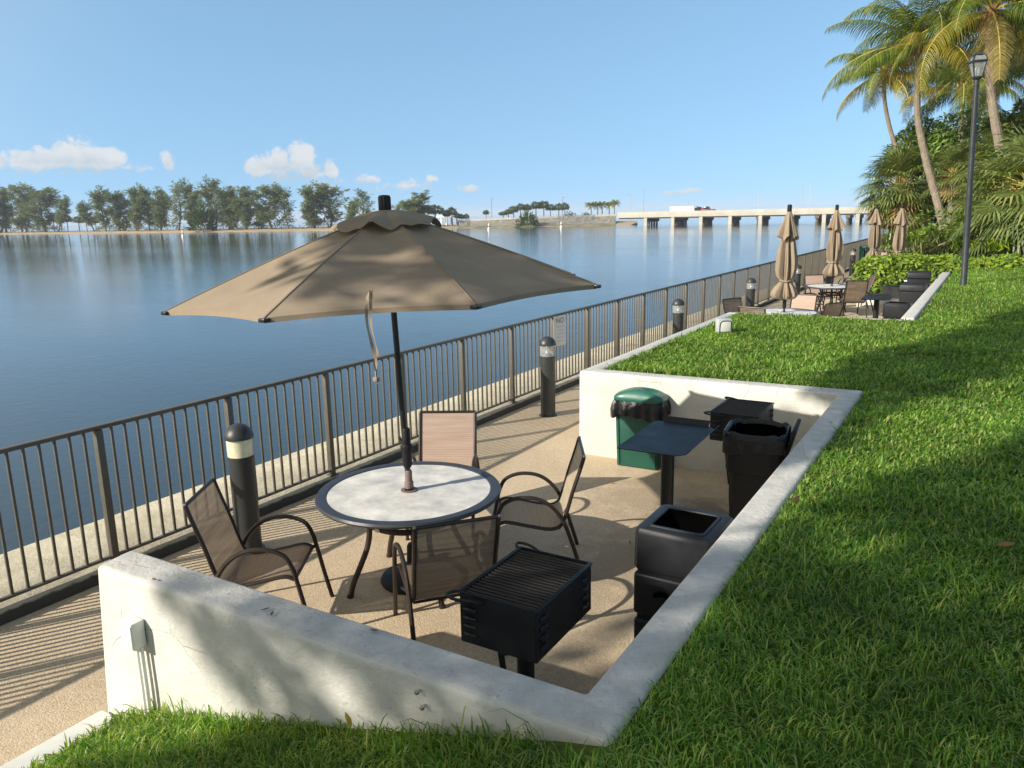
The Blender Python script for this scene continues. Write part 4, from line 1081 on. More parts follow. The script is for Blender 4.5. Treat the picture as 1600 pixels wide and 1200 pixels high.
# ------------------------------------------------------------------ far shore
SH = [(-900, 372), (-300, 369), (0, 366), (180, 364.5), (300, 363.2), (450, 361), (600, 359.4), (735, 356), (800, 355), (870, 353.6), (952, 351.6), (1010, 351.6)]
def yshore(px):
    for (a, ya), (c, yc) in zip(SH, SH[1:]):
        if a <= px <= c: return ya + (yc - ya) * (px - a) / (c - a)
    return SH[-1][1]
def ground_at(px, back=0.0, z=-.5):
    p = at_z(px, yshore(px), WATER); h = Vector((p.x, p.y, 0)); L = h.length
    q = h * ((L + back) / L); return Vector((q.x, q.y, z))
def z_at(px, py, q):
    r = ray(px, py); k = math.hypot(q.x, q.y) / math.hypot(r[0], r[1]); return CAMP[2] + r[2] * k
rows = []
rf = random.Random(8)
for px in range(-600, 1000, 12):
    j = rf.uniform(-1, 1)
    rows.append([ground_at(px, -3 + j, -1.9), ground_at(px, 0 + j, -1.05), ground_at(px, 3 + j, -.85 + .1 * j), ground_at(px, 7 + j, -.55), ground_at(px, 20, -.35 + .1 * j), ground_at(px, 60, -.4), ground_at(px, 75, -1.6)])
b = MB(); b.grid(rows); tag(b.build('far_shore', M['sand'], ang=180), kind='structure')

def sheoak(seed, h=20.0, spread=4.6, lean=0.0, stems=1, bare=.10, dense=1.0):
    """feathery casuarina: upswept limbs carrying drooping tufts"""
    rv = random.Random(seed); tr = MB(); cr = MB()
    for s_ in range(stems):
        bx = rv.uniform(-.5, .5) * stems; ang = rv.uniform(-.12, .12) + lean + (s_ - (stems - 1) / 2) * .14
        pts = []
        hh = h * (1 if s_ == 0 else rv.uniform(.75, .95))
        for k in range(8):
            f = k / 7; pts.append(Vector((bx + math.sin(ang) * hh * f + .35 * math.sin(f * 5 + seed + s_), .3 * math.sin(f * 4 + seed * 2), hh * f * math.cos(ang))))
        tr.tube(pts, [.30 * (1 - .85 * k / 7) for k in range(8)], 6, cap=False)
        nb = int(34 / stems ** .5)
        for i in range(nb):
            f = bare + (1 - bare) * (i / nb) ** .9; k = min(6, int(f * 7)); p0 = pts[k].lerp(pts[k + 1], f * 7 - k)
            a = rv.uniform(0, 2 * PI); prof = math.sin(PI * min(1, .18 + .82 * (1 - f)) ** .8) if f > .2 else .6
            ln = spread * (.25 + .75 * prof) * rv.uniform(.5, 1.15) * (1 if stems == 1 else .8)
            d = Vector((math.cos(a), math.sin(a), rv.uniform(.35, 1.5))).normalized()
            bp = [p0 + d * ln * q + Vector((0, 0, .25 * ln * q * q)) for q in (0, .35, .7, 1)]
            tr.tube(bp, [.07, .045, .03, .01], 4, cap=False)
            for q in range(int(74 * dense)):
                u = rv.uniform(.22, 1.05); p = p0 + d * ln * u + Vector((0, 0, .25 * ln * u * u)) + Vector((rv.gauss(0, .45), rv.gauss(0, .45), rv.gauss(0, .42)))
                dd = Vector((rv.gauss(0, .5) + d.x * .5, rv.gauss(0, .5) + d.y * .5, rv.uniform(-.7, 1.1)))
                cr.leaf(p, dd, Vector((rv.gauss(0, 1), rv.gauss(0, 1), rv.gauss(0, 1))).normalized(), rv.uniform(.8, 1.6), rv.uniform(.22, .48), .15)
    return tr, cr
VARS = [sheoak(1), sheoak(2, stems=2), sheoak(3, spread=5.5, bare=.12), sheoak(4, stems=3, spread=4.2), sheoak(5, spread=4.0, lean=.12, bare=.2), sheoak(6, spread=5.0, dense=.5, bare=.15), sheoak(7, stems=2, spread=5.6, bare=.10)]
VM = []
for i, (tr, cr) in enumerate(VARS):
    t = thing('sheoak_tree', '', 'tree', (0, 0, 0), 0, 'feathery trees along the far shore')
    tr.build('trunk', M['bark'], t); cr.build('crown', M['pine'], t, smooth=False); VM.append(t)
used = set()
def far_tree(px, ytop, var, wpx, label, back=9, z=-.45, rz=None):
    g = ground_at(px, back, z); hgt = z_at(px, ytop, g) - z
    D = math.hypot(g.x, g.y); wid = wpx / FPX * D
    sx_ = wid / (2 * (5.9)); sz = hgt / 23.6
    rz = rf.uniform(0, 6.28) if rz is None else rz
    src = VM[var]
    if var not in used:
        used.add(var); src.location = g; src.rotation_euler = (0, 0, rz); src['label'] = label; src.scale = (sx_, sx_, sz); return src
    return copy_tree(src, g, rz, label, (sx_, sx_, sz))
FT = [(10, 285, 3, 62, 'feathery tree at the far left end of the opposite shore'), (34, 286, 1, 56, 'second feathery tree from the left end of the opposite shore'),
      (71, 289, 2, 76, 'broad feathery tree standing just left of the shore gap'), (93, 304, 4, 36, 'short feathery tree leaning over the shore gap from its left'),
      (148, 312, 4, 36, 'low feathery tree leaning left at the right edge of the shore gap'), (166, 293, 0, 46, 'slim feathery tree just right of the shore gap'),
      (189, 291, 3, 60, 'wide many-stemmed feathery tree, second right of the shore gap'), (214, 290, 1, 46, 'third full-height feathery tree right of the shore gap'),
      (235, 289, 0, 44, 'fourth full-height feathery tree right of the shore gap'), (254, 290, 6, 50, 'fifth full-height feathery tree right of the shore gap'),
      (279, 281, 5, 50, 'thin see-through feathery tree taller than those to its left'), (300, 285, 1, 48, 'feathery tree between the thin see-through tree and the bright low bush'),
      (337, 280, 2, 62, 'tallest dense feathery tree, right of the bright low bush'), (361, 285, 3, 64, 'wide feathery tree just right of the tallest one'),
      (385, 290, 6, 50, 'feathery tree above the left slope of the open umbrella, left one'), (404, 316, 1, 40, 'dark low feathery tree between two taller ones left of the umbrella'), (426, 288, 2, 80, 'broad open-crowned feathery tree left of the umbrella'),
      (452, 290, 5, 46, 'sparse feathery tree leaning toward its broad neighbour'), (487, 282, 3, 56, 'tall feathery tree, left one of the pair before the umbrella top'),
      (516, 287, 2, 74, 'spreading feathery tree, right one of the pair before the umbrella top'), (545, 309, 4, 40, 'low feathery branchy tree trailing right of the big pair'),
      (576, 297, 5, 52, 'pale sparse feathery tree just left of the umbrella finial'), (620, 315, 5, 40, 'small feathery tree just right of the umbrella finial'), (647, 295, 6, 62, 'last tall feathery tree, right of the umbrella finial')]
for px, yt, var, wp, lab in FT: far_tree(px, yt, var, wp, lab, back=6 + (px * 7 % 13))

def ball_tree(name, seed, h, r, rz_, leafm, nl=420, size=.9, trunk_r=.2, flat=.8, low=0.0):
    rv = random.Random(seed); t = thing(name, '', 'palm' if 'palm' in name else 'tree', (0, 0, 0))
    b = MB(); b.tube([(0, 0, 0), (.1, .05, h * .5), (0, 0, h - r * .5)], [trunk_r * 1.2, trunk_r, trunk_r * .9], 6, cap=False); b.build('trunk', M['bark'], t)
    b = MB()
    for _ in range(nl):
        d = Vector((rv.gauss(0, 1), rv.gauss(0, 1), rv.gauss(0, 1))).normalized(); d.z = d.z if d.z > -.6 else -.6 + rv.uniform(0, .5)
        p = Vector((0, 0, h - r * flat)) + Vector((d.x * r, d.y * r, d.z * r * flat)) * rv.uniform(.45, 1.0)
        if low: p.z = max(p.z, low)
        b.leaf(p, (d + Vector((rv.gauss(0, .4), rv.gauss(0, .4), rv.gauss(0, .4) - .15))), Vector((rv.gauss(0, 1), rv.gauss(0, 1), 1)).normalized(), size * rv.uniform(.7, 1.3), size * .42, .25)
    b.build('crown', leafm, t, smooth=False); t['h'] = h; return t
CP = ball_tree('cabbage_palm', 31, 8.0, 2.0, 0, M['sabal'], 420, 1.0); CP2 = ball_tree('cabbage_palm', 32, 8.0, 2.2, 0, M['sabal'], 420, 1.0)
cpu = [0, 0]
def cab(px, ytop, label, wpx=13, back=12, z=-.4):
    k = int(px) % 2; src = (CP, CP2)[k]; g = ground_at(px, back, z); h = z_at(px, ytop, g) - z; D = math.hypot(g.x, g.y)
    s_ = (wpx / FPX * D) / 4.2; sc = (s_, s_, h / 8.0)
    if not cpu[k]:
        cpu[k] = 1; src.location = g; src.scale = sc; src['label'] = label; src['group'] = 'round-headed palms on the far shore'; return
    copy_tree(src, g, px, label, sc, 'round-headed palms on the far shore')
for a in [(86, 337, 'squat dark palm at the left of the shore gap', 12), (97, 336, 'middle one of three squat palms left of the shore gap', 12), (107, 337, 'rightmost of three squat palms left of the shore gap', 11),
          (125, 339, 'small round palm beside the thin light pole in the shore gap', 12), (137, 339, 'small round palm right of the pole in the shore gap', 10), (151, 340, 'small round palm under the left-leaning feathery tree', 10),
          (662, 321, 'low dark round tree right of the last tall feathery tree', 26), (681, 322, 'dark rounded palm left of the low white pavilion', 22), (699, 329, 'palm over the left end of the low white pavilion', 11), (707, 325, 'taller palm over the low white pavilion', 12),
          (715, 333, 'small palm right of the low white pavilion', 8), (721, 335, 'smaller palm second right of the white pavilion', 8), (729, 335, 'last small palm right of the white pavilion', 8),
          (760, 329, 'lone round-headed palm standing apart on the causeway', 9),
          (787, 331, 'leftmost low palm of the causeway clump', 12), (795, 328, 'second palm from the left in the causeway clump', 12), (803, 323, 'third palm from the left in the causeway clump', 13), (814, 319, 'fourth palm from the left in the causeway clump', 13), (824, 320, 'fifth palm, behind the green shore bush', 13),
          (838, 316, 'tall palm just right of the green shore bush', 15), (850, 315, 'tallest palm of the causeway clump', 14), (860, 320, 'dark palm right of the tallest causeway palm', 13), (873, 319, 'second last palm of the causeway clump', 13), (883, 318, 'last palm at the right end of the causeway clump', 11)]:
    px, yt, l, wpx = a; cab(px, yt, l, wpx, back=14 if px < 735 else 16, z=-.4 if px < 735 else .9)
def bush(name, px, ytop, wpx, label, leafm, back=3, z=-.9, seed=1, nl=500):
    g = ground_at(px, back, z); h = z_at(px, ytop, g) - z; D = math.hypot(g.x, g.y); r = wpx / FPX * D / 2
    t = thing(name, label, 'bush', g); rv = random.Random(seed); b = MB()
    for _ in range(nl):
        d = Vector((rv.gauss(0, 1), rv.gauss(0, 1), abs(rv.gauss(0, 1)))).normalized(); q = rv.uniform(.5, 1) * (1 + .15 * math.sin(d.x * 9) * math.cos(d.y * 7))
        b.leaf(Vector((d.x * r * q, d.y * r * q, d.z * h * q)), d + Vector((0, 0, .3)), Vector((rv.gauss(0, 1), rv.gauss(0, 1), 1)).normalized(), h * .22, h * .11, .2)
    b.build('foliage', leafm, t, smooth=False); b = MB(); b.tube([(0, 0, -.3), (0, 0, h * .6)], .12, 6); b.build('stem', M['bark'], t)
bush('shore_bush', 825, 332, 33, 'bright green rounded bush at the water edge below the causeway palms', M['mangrove'], 2, -1.0, 5)
bush('shore_bush', 318, 324, 30, 'bright green low bush among the far feathery trees', M['mangrove'], 4, -.5, 6)
bush('shore_bush', 890, 331, 22, 'low scrub at the right end of the causeway palm clump', M['sabal'], 14, .9, 7, 300)
bush('shore_bush', 915, 332, 16, 'low scrub left of the five causeway coconut palms', M['sabal'], 14, 1.2, 8, 300)
for i_, (px_, yt_, w_, lb_) in enumerate([(75, 350, 46, 'dark scrub under the broad tree left of the shore gap'), (172, 350, 40, 'dark scrub under the first trees right of the shore gap'), (262, 349, 56, 'dark scrub left of the bright low bush'),
        (350, 348, 50, 'dark scrub right of the bright low bush'), (398, 347, 46, 'dark scrub under the wide trees left of the umbrella slope'), (440, 347, 44, 'dark scrub under the broad open-crowned tree'), (498, 345, 56, 'dark scrub under the pair of trees before the umbrella top')]):
    bush('shore_bush', px_, yt_, w_, lb_, M['pine'] if i_ % 2 else M['sabal'], 16, -.5, 40 + i_, 420)
bush('shore_bush', 45, 349, 60, 'dark scrub beneath the leftmost far feathery trees', M['sabal'], 14, -.5, 9, 400)
bush('shore_bush', 215, 353, 40, 'dark scrub beneath the feathery trees right of the gap', M['sabal'], 14, -.5, 10, 400)

# palms (near and far) -------------------------------------------------------------------------------
def frond(b, p0, az, el, ln, rv, nl=34, ll=.75, lw=.05, droop=1.0, mi=0, stalk=3, thin=False):
    b.mi = mi
    side = Vector((-math.sin(az), math.cos(az), 0)); pts = []; p = Vector(p0); e = el; K = 12
    for k in range(K + 1):
        pts.append(p.copy()); f = k / K
        d = Vector((math.cos(az) * math.cos(e), math.sin(az) * math.cos(e), math.sin(e))); p = p + d * (ln / K); e -= droop * (.05 + .19 * f)
    roll = rv.uniform(-.5, .5)
    for i in range(nl):
        f = .13 + .87 * (i + rv.uniform(-.3, .3)) / nl; f = min(.995, max(.1, f)); k = min(K - 1, int(f * K)); q = pts[k].lerp(pts[k + 1], f * K - k); t = (pts[k + 1] - pts[k]).normalized()
        L = ll * (1 - .72 * max(0, f - .45) / .55) * (.65 + .35 * min(1, f / .3)) * rv.uniform(.85, 1.1)
        up = side.cross(t)
        for s_ in (-1, 1):
            d = (side * s_ * math.cos(roll * .4) + t * .62 + up * (.22 + roll * .3 * s_)).normalized(); dn = Vector((0, 0, -1))
            g_ = rv.uniform(.8, 1.2); d1 = (d + dn * .55 * g_).normalized(); d2 = (d * .8 + dn * 1.3 * g_).normalized()
            w_ = lw * (1 - .4 * f); n1 = t
            a = q; m1_ = a + d * L * .25; m_ = m1_ + d1 * L * .35; e_ = m_ + d2 * L * .42
            b.add([a - n1 * w_ * .4, a + n1 * w_ * .4, m1_ + n1 * w_ * .5, m1_ - n1 * w_ * .5, m_ + n1 * w_ * .42, m_ - n1 * w_ * .42, e_], [(0, 1, 2, 3), (3, 2, 4, 5), (5, 4, 6)])
    b.mi = stalk
    b.tube(pts, [.035 * (1 - .85 * k / K) for k in range(K + 1)], 4 if thin else 5, cap=False)
def coco(label, trunk, crown_len=3.6, seed=1, nfr=24, yel=.3, r0=.15, r1=.10, ll=.75, lw=.043, group=None, name='coconut_palm', nl=60):
    rv = random.Random(seed); base = Vector(trunk[0]); t = thing(name, label, 'palm', base, 0, group)
    pts = [p - base for p in arc(trunk, 6)]; n = len(pts)
    b = MB(); rad = [(r0 + (r1 - r0) * (k / (n - 1)) ** .7) * (1 + .035 * math.sin(k * 2.4)) for k in range(n)]; rad[0] *= 1.25
    b.tube(pts, rad, 10); b.build('trunk', M['trunk'], t)
    top = pts[-1]
    b = MB()
    for i in range(nfr):
        f = (i + .5) / nfr; az = i * 2.399 + rv.uniform(-.25, .25); el = R(78 - 98 * f) + rv.uniform(-.12, .12)
        kind = 0
        if f > .5 and rv.random() < yel * 1.2: kind = 1
        elif rv.random() < yel * .5: kind = 1
        if f > .9 and rv.random() < .35: kind = 2
        frond(b, top + Vector((0, 0, .1)), az, el, crown_len * 1.04 * rv.uniform(.82, 1.08) * (1 - .18 * (f < .15)), rv, nl, ll, lw, .55 + .75 * rv.random() + .3 * (el > .6), kind, 3)
    b.build('crown', [M['coco'], M['cocoy'], M['cocod'], M['stalk']], t, smooth=False)
    b = MB(); b.lathe([(.10, -.25), (.17, -.05), (.20, .10), (.12, .35), (.03, .55)], 10, top)
    for k in range(7):
        a = rv.uniform(0, 6.28); q = top + Vector((.17 * math.cos(a), .17 * math.sin(a), -.12 + .1 * rv.random())); b.lathe([(.02, -.12), (.10, -.05), (.11, .03), (.05, .12)], 8, q)
        b.tube([q, q + Vector((.35 * math.cos(a), .35 * math.sin(a), -.35 - .3 * rv.random()))], [.03, .01], 5)
    b.build('heart', M['fibre'], t)
    return t
def pxpath(pts, Y): return [at_y(x, y, Y) for x, y in pts]
G0 = Vector
coco('coconut palm with the leftmost curved slim trunk, leaning out to the left', pxpath([(1424, 345), (1420, 300), (1408, 252), (1397, 222), (1388, 190), (1382, 155), (1381, 118)], 43), 2.95, 41, 19, 0.21, .13, .085, .95)
coco('coconut palm whose pale trunk crosses in front of the big fan palm', pxpath([(1476, 362), (1464, 312), (1452, 270), (1442, 228), (1435, 190), (1433, 155), (1435, 110), (1437, 72)], 34), 3.7, 42, 23, 0.21, .16, .11, 1.05)
coco('tall coconut palm directly behind the lamp post lantern', pxpath([(1578, 330), (1566, 250), (1555, 190), (1547, 130), (1546, 80), (1550, 22)], 32), 4.0, 43, 24, 0.27, .17, .13, 1.1)
coco('shorter coconut palm left of the lamp post with yellow drooping fronds', pxpath([(1498, 345), (1500, 250), (1502, 200), (1503, 142)], 43), 3.6, 44, 20, 0.36, .14, .11, 1.0)
coco('coconut palm just left of the lamp post, set back', pxpath([(1513, 345), (1516, 250), (1515, 200), (1517, 118)], 47), 3.8, 45, 19, 0.24, .17, .13, .9)
coco('coconut palm cut by the right picture edge', pxpath([(1572, 300), (1588, 220), (1600, 172), (1622, 95)], 38), 4.2, 46, 23, 0.27, .15, .11, .9)
coco('coconut palm above the right picture edge, mostly fronds', pxpath([(1640, 330), (1640, 200), (1636, 100), (1630, 40)], 35), 4.2, 47, 22, 0.24, .15, .11, .9)

def fan_leaf(b, p0, d, L, rad, rv, mi=0, nseg=22):
    d = d.normalized(); b.mi = 2; hub = p0 + d * L + Vector((0, 0, -.10 * L)); b.tube([p0, p0 + d * L * .6, hub], [.022, .015, .01], 4, cap=False)
    b.mi = mi
    s = d.cross(Vector((0, 0, 1)))
    if s.length < .05: s = Vector((1, 0, 0))
    s.normalize(); fw = (d + Vector((0, 0, -.35))).normalized(); tilt = rv.uniform(-.3, .3); up = s.cross(fw)
    for k in range(nseg):
        a = -2.2 + 4.4 * k / (nseg - 1); dd = (fw * math.cos(a) + s * math.sin(a) + up * (tilt * math.sin(a) + .12)).normalized()
        ln = rad * (1 - .25 * (abs(a) / 2.2) ** 2) * rv.uniform(.85, 1.08); w_ = rad * .075
        sd = dd.cross(up); sd.normalize(); m_ = hub + dd * ln * .6; tip = m_ + (dd + Vector((0, 0, -.8 * rv.uniform(.5, 1.2)))).normalized() * ln * .45
        b.add([hub, m_ + sd * w_ * .5, tip, m_ - sd * w_ * .5], [(0, 1, 2, 3)])
def fanpalm(label, loc, h, nlv=46, L=1.0, rad=.75, seed=1, dry=.2, low=-70, trunk_r=.16):
    rv = random.Random(seed); t = thing('fan_palm', label, 'palm', loc); top = Vector((0, 0, h))
    b = MB(); b.tube([(0, 0, -.3), (.05, 0, h * .5), (0, 0, h)], [trunk_r * 1.2, trunk_r, trunk_r], 10); b.build('trunk', M['trunk'], t)
    b = MB()
    for i in range(nlv):
        f = (i + .5) / nlv; az = i * 2.399 + rv.uniform(-.2, .2); el = R(82 + (low - 82) * f) + rv.uniform(-.1, .1)
        d = Vector((math.cos(az) * math.cos(el), math.sin(az) * math.cos(el), math.sin(el)))
        fan_leaf(b, top + Vector((0, 0, .1)), d, L * rv.uniform(.75, 1.1), rad * rv.uniform(.85, 1.1), rv, 1 if (f > 1 - dry and rv.random() < .75) else 0)
    b.build('crown', [M['fan'], M['fandry'], M['stalk']], t, smooth=False); return t
def P_(px, py, Y): return at_y(px, py, Y)
q = P_(1406, 296, 39); fanpalm('big round fan palm with a dry straw skirt, behind the two right folded umbrellas', (q.x, 39, .3), q.z - .3, 110, 1.2, 1.0, 51, .30, -80)
q = P_(1490, 280, 38); fanpalm('small fan palm behind the trunk nearest the lamp post', (q.x, 38, .5), q.z - .5, 40, .9, .75, 52, .15, -40)
q = P_(1572, 318, 29.5); fanpalm('large drooping fan palm right of the lamp post', (q.x, 29.5, .8), q.z - .8, 66, 1.15, .95, 53, .06, -75)
q = P_(1612, 300, 28); fanpalm('drooping fan palm at the right picture edge', (q.x, 28, .9), q.z - .9, 56, 1.2, .95, 54, .04, -75)
q = P_(1562, 262, 36); fanpalm('taller fan palm above the large drooping one', (q.x, 36, .8), q.z - .8, 50, 1.2, 1.0, 55, .12, -60)
q = P_(1530, 350, 33); fanpalm('low fan palm just behind the lamp post foot', (q.x, 33, .5), q.z - .5, 40, .9, .7, 56, .1, -50)

def shrub(label, px, py, Y, rx, rz, n, leafm, seed, size=.16, name='shrub', zb=.4):
    c = at_y(px, py, Y); t = thing(name, label, 'shrub', (c.x, Y, zb)); rv = random.Random(seed)
    b = MB(); lob = [(Vector((rv.gauss(0, .5) * rx, rv.gauss(0, .5) * rx * .8, rv.gauss(0, .45) * rz)), rv.uniform(.35, .6)) for _ in range(11)]
    for _ in range(n):
        o, k = rv.choice(lob); d = Vector((rv.gauss(0, 1), rv.gauss(0, 1), rv.gauss(0, 1))).normalized()
        p = o + Vector((d.x * rx, d.y * rx, d.z * rz)) * k * rv.uniform(.75, 1.02) + Vector((0, 0, c.z - zb))
        b.leaf(p, d + Vector((rv.gauss(0, .6), rv.gauss(0, .6), rv.gauss(0, .6) - .2)), (d + Vector((0, 0, .8))).normalized(), size * rv.uniform(.7, 1.3), size * .5, .2)
    b.build('foliage', leafm, t, smooth=False)
    b = MB()
    for k in range(4): b.tube([(0, 0, -.3), (rv.gauss(0, .2) * rx, rv.gauss(0, .2) * rx, (c.z - zb) * .6), (rv.gauss(0, .45) * rx, rv.gauss(0, .4) * rx, c.z - zb + rz * .3)], [.07, .05, .02], 5)
    b.build('stem', M['bark'], t); return t
shrub('leafy broadleaf tree between the two leftmost coconut trunks', 1462, 228, 46, 1.9, 1.5, 3800, M['broad'], 61, .26, 'broadleaf_tree')
shrub('leafy dark tree behind the trunks left of the lamp post', 1500, 275, 48, 2.4, 1.9, 4200, M['broad'], 62, .26, 'broadleaf_tree')
shrub('dark thicket below the broadleaf tree, beside the fan palm', 1448, 320, 41, 1.6, 1.3, 3200, M['broad'], 63, .20)
shrub('dark green thicket behind the lamp post', 1520, 315, 42, 2.4, 1.8, 4500, M['broad'], 64, .22)
shrub('dense dark foliage at the right edge behind the fan palms', 1600, 250, 41, 2.7, 2.4, 5200, M['broad'], 65, .26)
shrub('glossy foliage hanging over the right picture edge', 1590, 215, 37, 1.7, 1.1, 3200, M['fan'], 66, .30)
shrub('dark bushes filling the ground behind the hedge right half', 1560, 380, 31.5, 2.4, .9, 3800, M['broad'], 67, .2)
shrub('low bushes at the foot of the leaning coconut trunk', 1478, 372, 35, 1.6, .6, 2600, M['broad'], 68, .18)
def strap_clump(label, px, py, Y, n, ln, seed, leafm='hedge', w_=.05):
    p = at_y(px, py, Y); t = thing('strap_leaf_plant', label, 'plant', (p.x, Y, p.z), 0, 'strappy plants behind the hedge'); rv = random.Random(seed); b = MB()
    for i in range(n):
        az = rv.uniform(0, 6.28); el = rv.uniform(.5, 1.4); L = ln * rv.uniform(.7, 1.15); p0 = Vector((rv.gauss(0, .12), rv.gauss(0, .12), 0)); d = Vector((math.cos(az) * math.cos(el), math.sin(az) * math.cos(el), math.sin(el))); s = Vector((-math.sin(az), math.cos(az), 0))
        m_ = p0 + d * L * .55; e = m_ + (d + Vector((0, 0, -.9))).normalized() * L * .5
        b.add([p0 - s * w_ * .4, p0 + s * w_ * .4, m_ + s * w_ * .5, e, m_ - s * w_ * .5], [(0, 1, 2, 4), (4, 2, 3)])
    b.build('foliage', M[leafm], t, smooth=False); return t
for i, (px, py, Y, n, ln, lf, lab) in enumerate([(1389, 383, 31, 60, .95, 'fan', 'strappy plant between the third and fourth folded umbrellas'), (1428, 388, 30.5, 90, 1.0, 'hedge', 'strappy plant just right of the rightmost folded umbrella'),
        (1447, 380, 32, 90, 1.05, 'hedge', 'strappy plant second right of the rightmost folded umbrella'), (1466, 385, 30, 90, .9, 'fan', 'strappy plant before the leaning palm trunk foot'),
        (1489, 385, 31, 90, 1.0, 'hedge', 'strappy plant left of the lamp post, behind the hedge'), (1507, 392, 29, 70, .9, 'hedge', 'strappy plant hidden behind the lamp post pole'),
        (1556, 392, 27.2, 60, .75, 'hedge', 'bright broad-leaved plant rising from the hedge right of the lamp post'), (1440, 395, 29, 80, .8, 'fan', 'low strappy plant close behind the hedge middle')]):
    strap_clump(lab, px, py, Y, n, ln, 80 + i, lf, .07 if i == 6 else .05)
b = MB(); b.tube([at_y(1452, 394, 28.5), at_y(1466, 384, 28.5), at_y(1478, 379, 28.5)], [.035, .03, .015], 6); b.tube([at_y(1466, 384, 28.5), at_y(1462, 393, 28.4)], [.02, .015], 6)
tag(b.build('dead_branch', M['trunk']), 'pale bare branch lying in the bed behind the hedge', 'branch')

# clipped hedge
hd = thing('hedge', 'bright green clipped hedge closing off the far picnic bay', 'hedge', (-1, 25, .3)); rv = random.Random(70); b = MB()
def hz(x): return 1.24 + .025 * math.sin(x * 2.3) + .02 * math.sin(x * 5.1 + 1)
for _ in range(15000):
    x = rv.uniform(-3.35, 5.5); zb = .05 if x < -1.15 else 1.0; y0, y1 = 24.3 + .08 * math.sin(x * 3), 26.0
    face_ = rv.random()
    if face_ < .45: p = Vector((x, y0 + rv.gauss(0, .045), rv.uniform(zb, hz(x)))); nn = Vector((0, -1, .25))
    elif face_ < .87: p = Vector((x, rv.uniform(y0, y1), hz(x) + rv.gauss(0, .03))); nn = Vector((0, -.2, 1))
    elif face_ < .97: p = Vector((-3.38 + rv.gauss(0, .06) + .1 * math.sin(x * 9), rv.uniform(y0, y1), rv.uniform(.05, 1.2))); nn = Vector((-1, -.2, .3))
    else: p = Vector((x, y0 + rv.uniform(0, .3), hz(x) + rv.uniform(0, .07))); nn = Vector((0, -.4, 1))
    nn = (nn + Vector((rv.gauss(0, .5), rv.gauss(0, .5), rv.gauss(0, .5)))).normalized(); d = Vector((rv.gauss(0, 1), rv.gauss(0, .6), rv.gauss(-.2, .8))); d = d - nn * d.dot(nn)
    b.leaf(p - hd.location, d, nn, rv.uniform(.11, .20), rv.uniform(.055, .095), .15)
b.build('foliage', M['hedge'], hd, smooth=False)
b = MB(); o = hd.location
b.box2(Vector((-3.2, 24.5, .0)) - o, Vector((-1.15, 25.9, 1.05)) - o, .1); b.box2(Vector((-1.13, 24.5, .9)) - o, Vector((5.4, 25.9, 1.08)) - o, .03); b.build('branch_core', M['bark'], hd)

# ------------------------------------------------------------------ causeway and bridge
ET = [(715, 344.0), (735, 342.6), (800, 339.8), (870, 337.6), (930, 335.6), (962, 334.4)]
rows = []; par = []
for px, yt in [(a, c) for a, c in ET]:
    g1_ = ground_at(px, -2, -1.9); g2_ = ground_at(px, .5, -1.0); g3_ = ground_at(px, 4, -.55); q = ground_at(px, 12, 0); zt = z_at(px, yt + 2.6, q); q.z = zt
    r2 = ground_at(px, 13, zt); r3 = ground_at(px, 34, zt); r4 = ground_at(px, 44, -1.8); rows.append([g1_, g2_, g3_, q, r2, r3, r4]); par.append((px, q, z_at(px, yt, q)))
b = MB()
fine = []
for (ra, rb) in zip(rows, rows[1:]):
    for k in range(10): fine.append([a.lerp(c, k / 10) for a, c in zip(ra, rb)])
fine.append(rows[-1])
fr_ = random.Random(2)
for r_ in fine:
    m1 = r_[2].lerp(r_[3], .35) + Vector((0, 0, fr_.uniform(-.15, .2))); m2 = r_[2].lerp(r_[3], .7) + Vector((0, 0, fr_.uniform(-.15, .2))); r_[3:3] = [m1, m2]
for i_ in range(len(fine) - 1):
    for j_ in range(len(fine[0]) - 1):
        b.mi = 1 if j_ < 2 else 0
        b.add([fine[i_][j_], fine[i_][j_ + 1], fine[i_ + 1][j_ + 1], fine[i_ + 1][j_]], [(0, 1, 2, 3)])
tag(b.build('causeway', [M['riprap'], M['scrub']], smooth=False), kind='structure')
bl = thing('balustrade', 'pale concrete balustrade along the causeway road beside the palms', 'balustrade', par[0][1])
b = MB(); o = bl.location; b2 = MB()
for (px, q, zt), (px2, q2, zt2) in zip(par, par[1:]):
    n = Vector((q.x, q.y, 0)).normalized() * .15
    for z0, z1 in ((zt - .28, zt), (q.z - .1, q.z + .2)):
        z0b, z1b = zt2 + (z0 - zt), zt2 + (z1 - zt)
        if z0 < zt - .3: z0b, z1b = q2.z - .1, q2.z + .2
        b.hexa([Vector((*(q + n).xy, z0)) - o, Vector((*(q - n).xy, z0)) - o, Vector((*(q2 - n).xy, z0b)) - o, Vector((*(q2 + n).xy, z0b)) - o], [Vector((*(q + n).xy, z1)) - o, Vector((*(q - n).xy, z1)) - o, Vector((*(q2 - n).xy, z1b)) - o, Vector((*(q2 + n).xy, z1b)) - o])
    m_ = int((q2 - q).length / 1.6)
    for k in range(m_):
        c = q.lerp(q2, k / m_); zz = zt + (zt2 - zt) * k / m_
        b2.box2(Vector((c.x - .35, c.y - .12, c.z)) - o, Vector((c.x + .35, c.y + .12, zz - .2)) - o)
b.build('rail', M['bridge'], bl); tag(b2.build('balusters', M['bridge'], bl), kind='stuff')

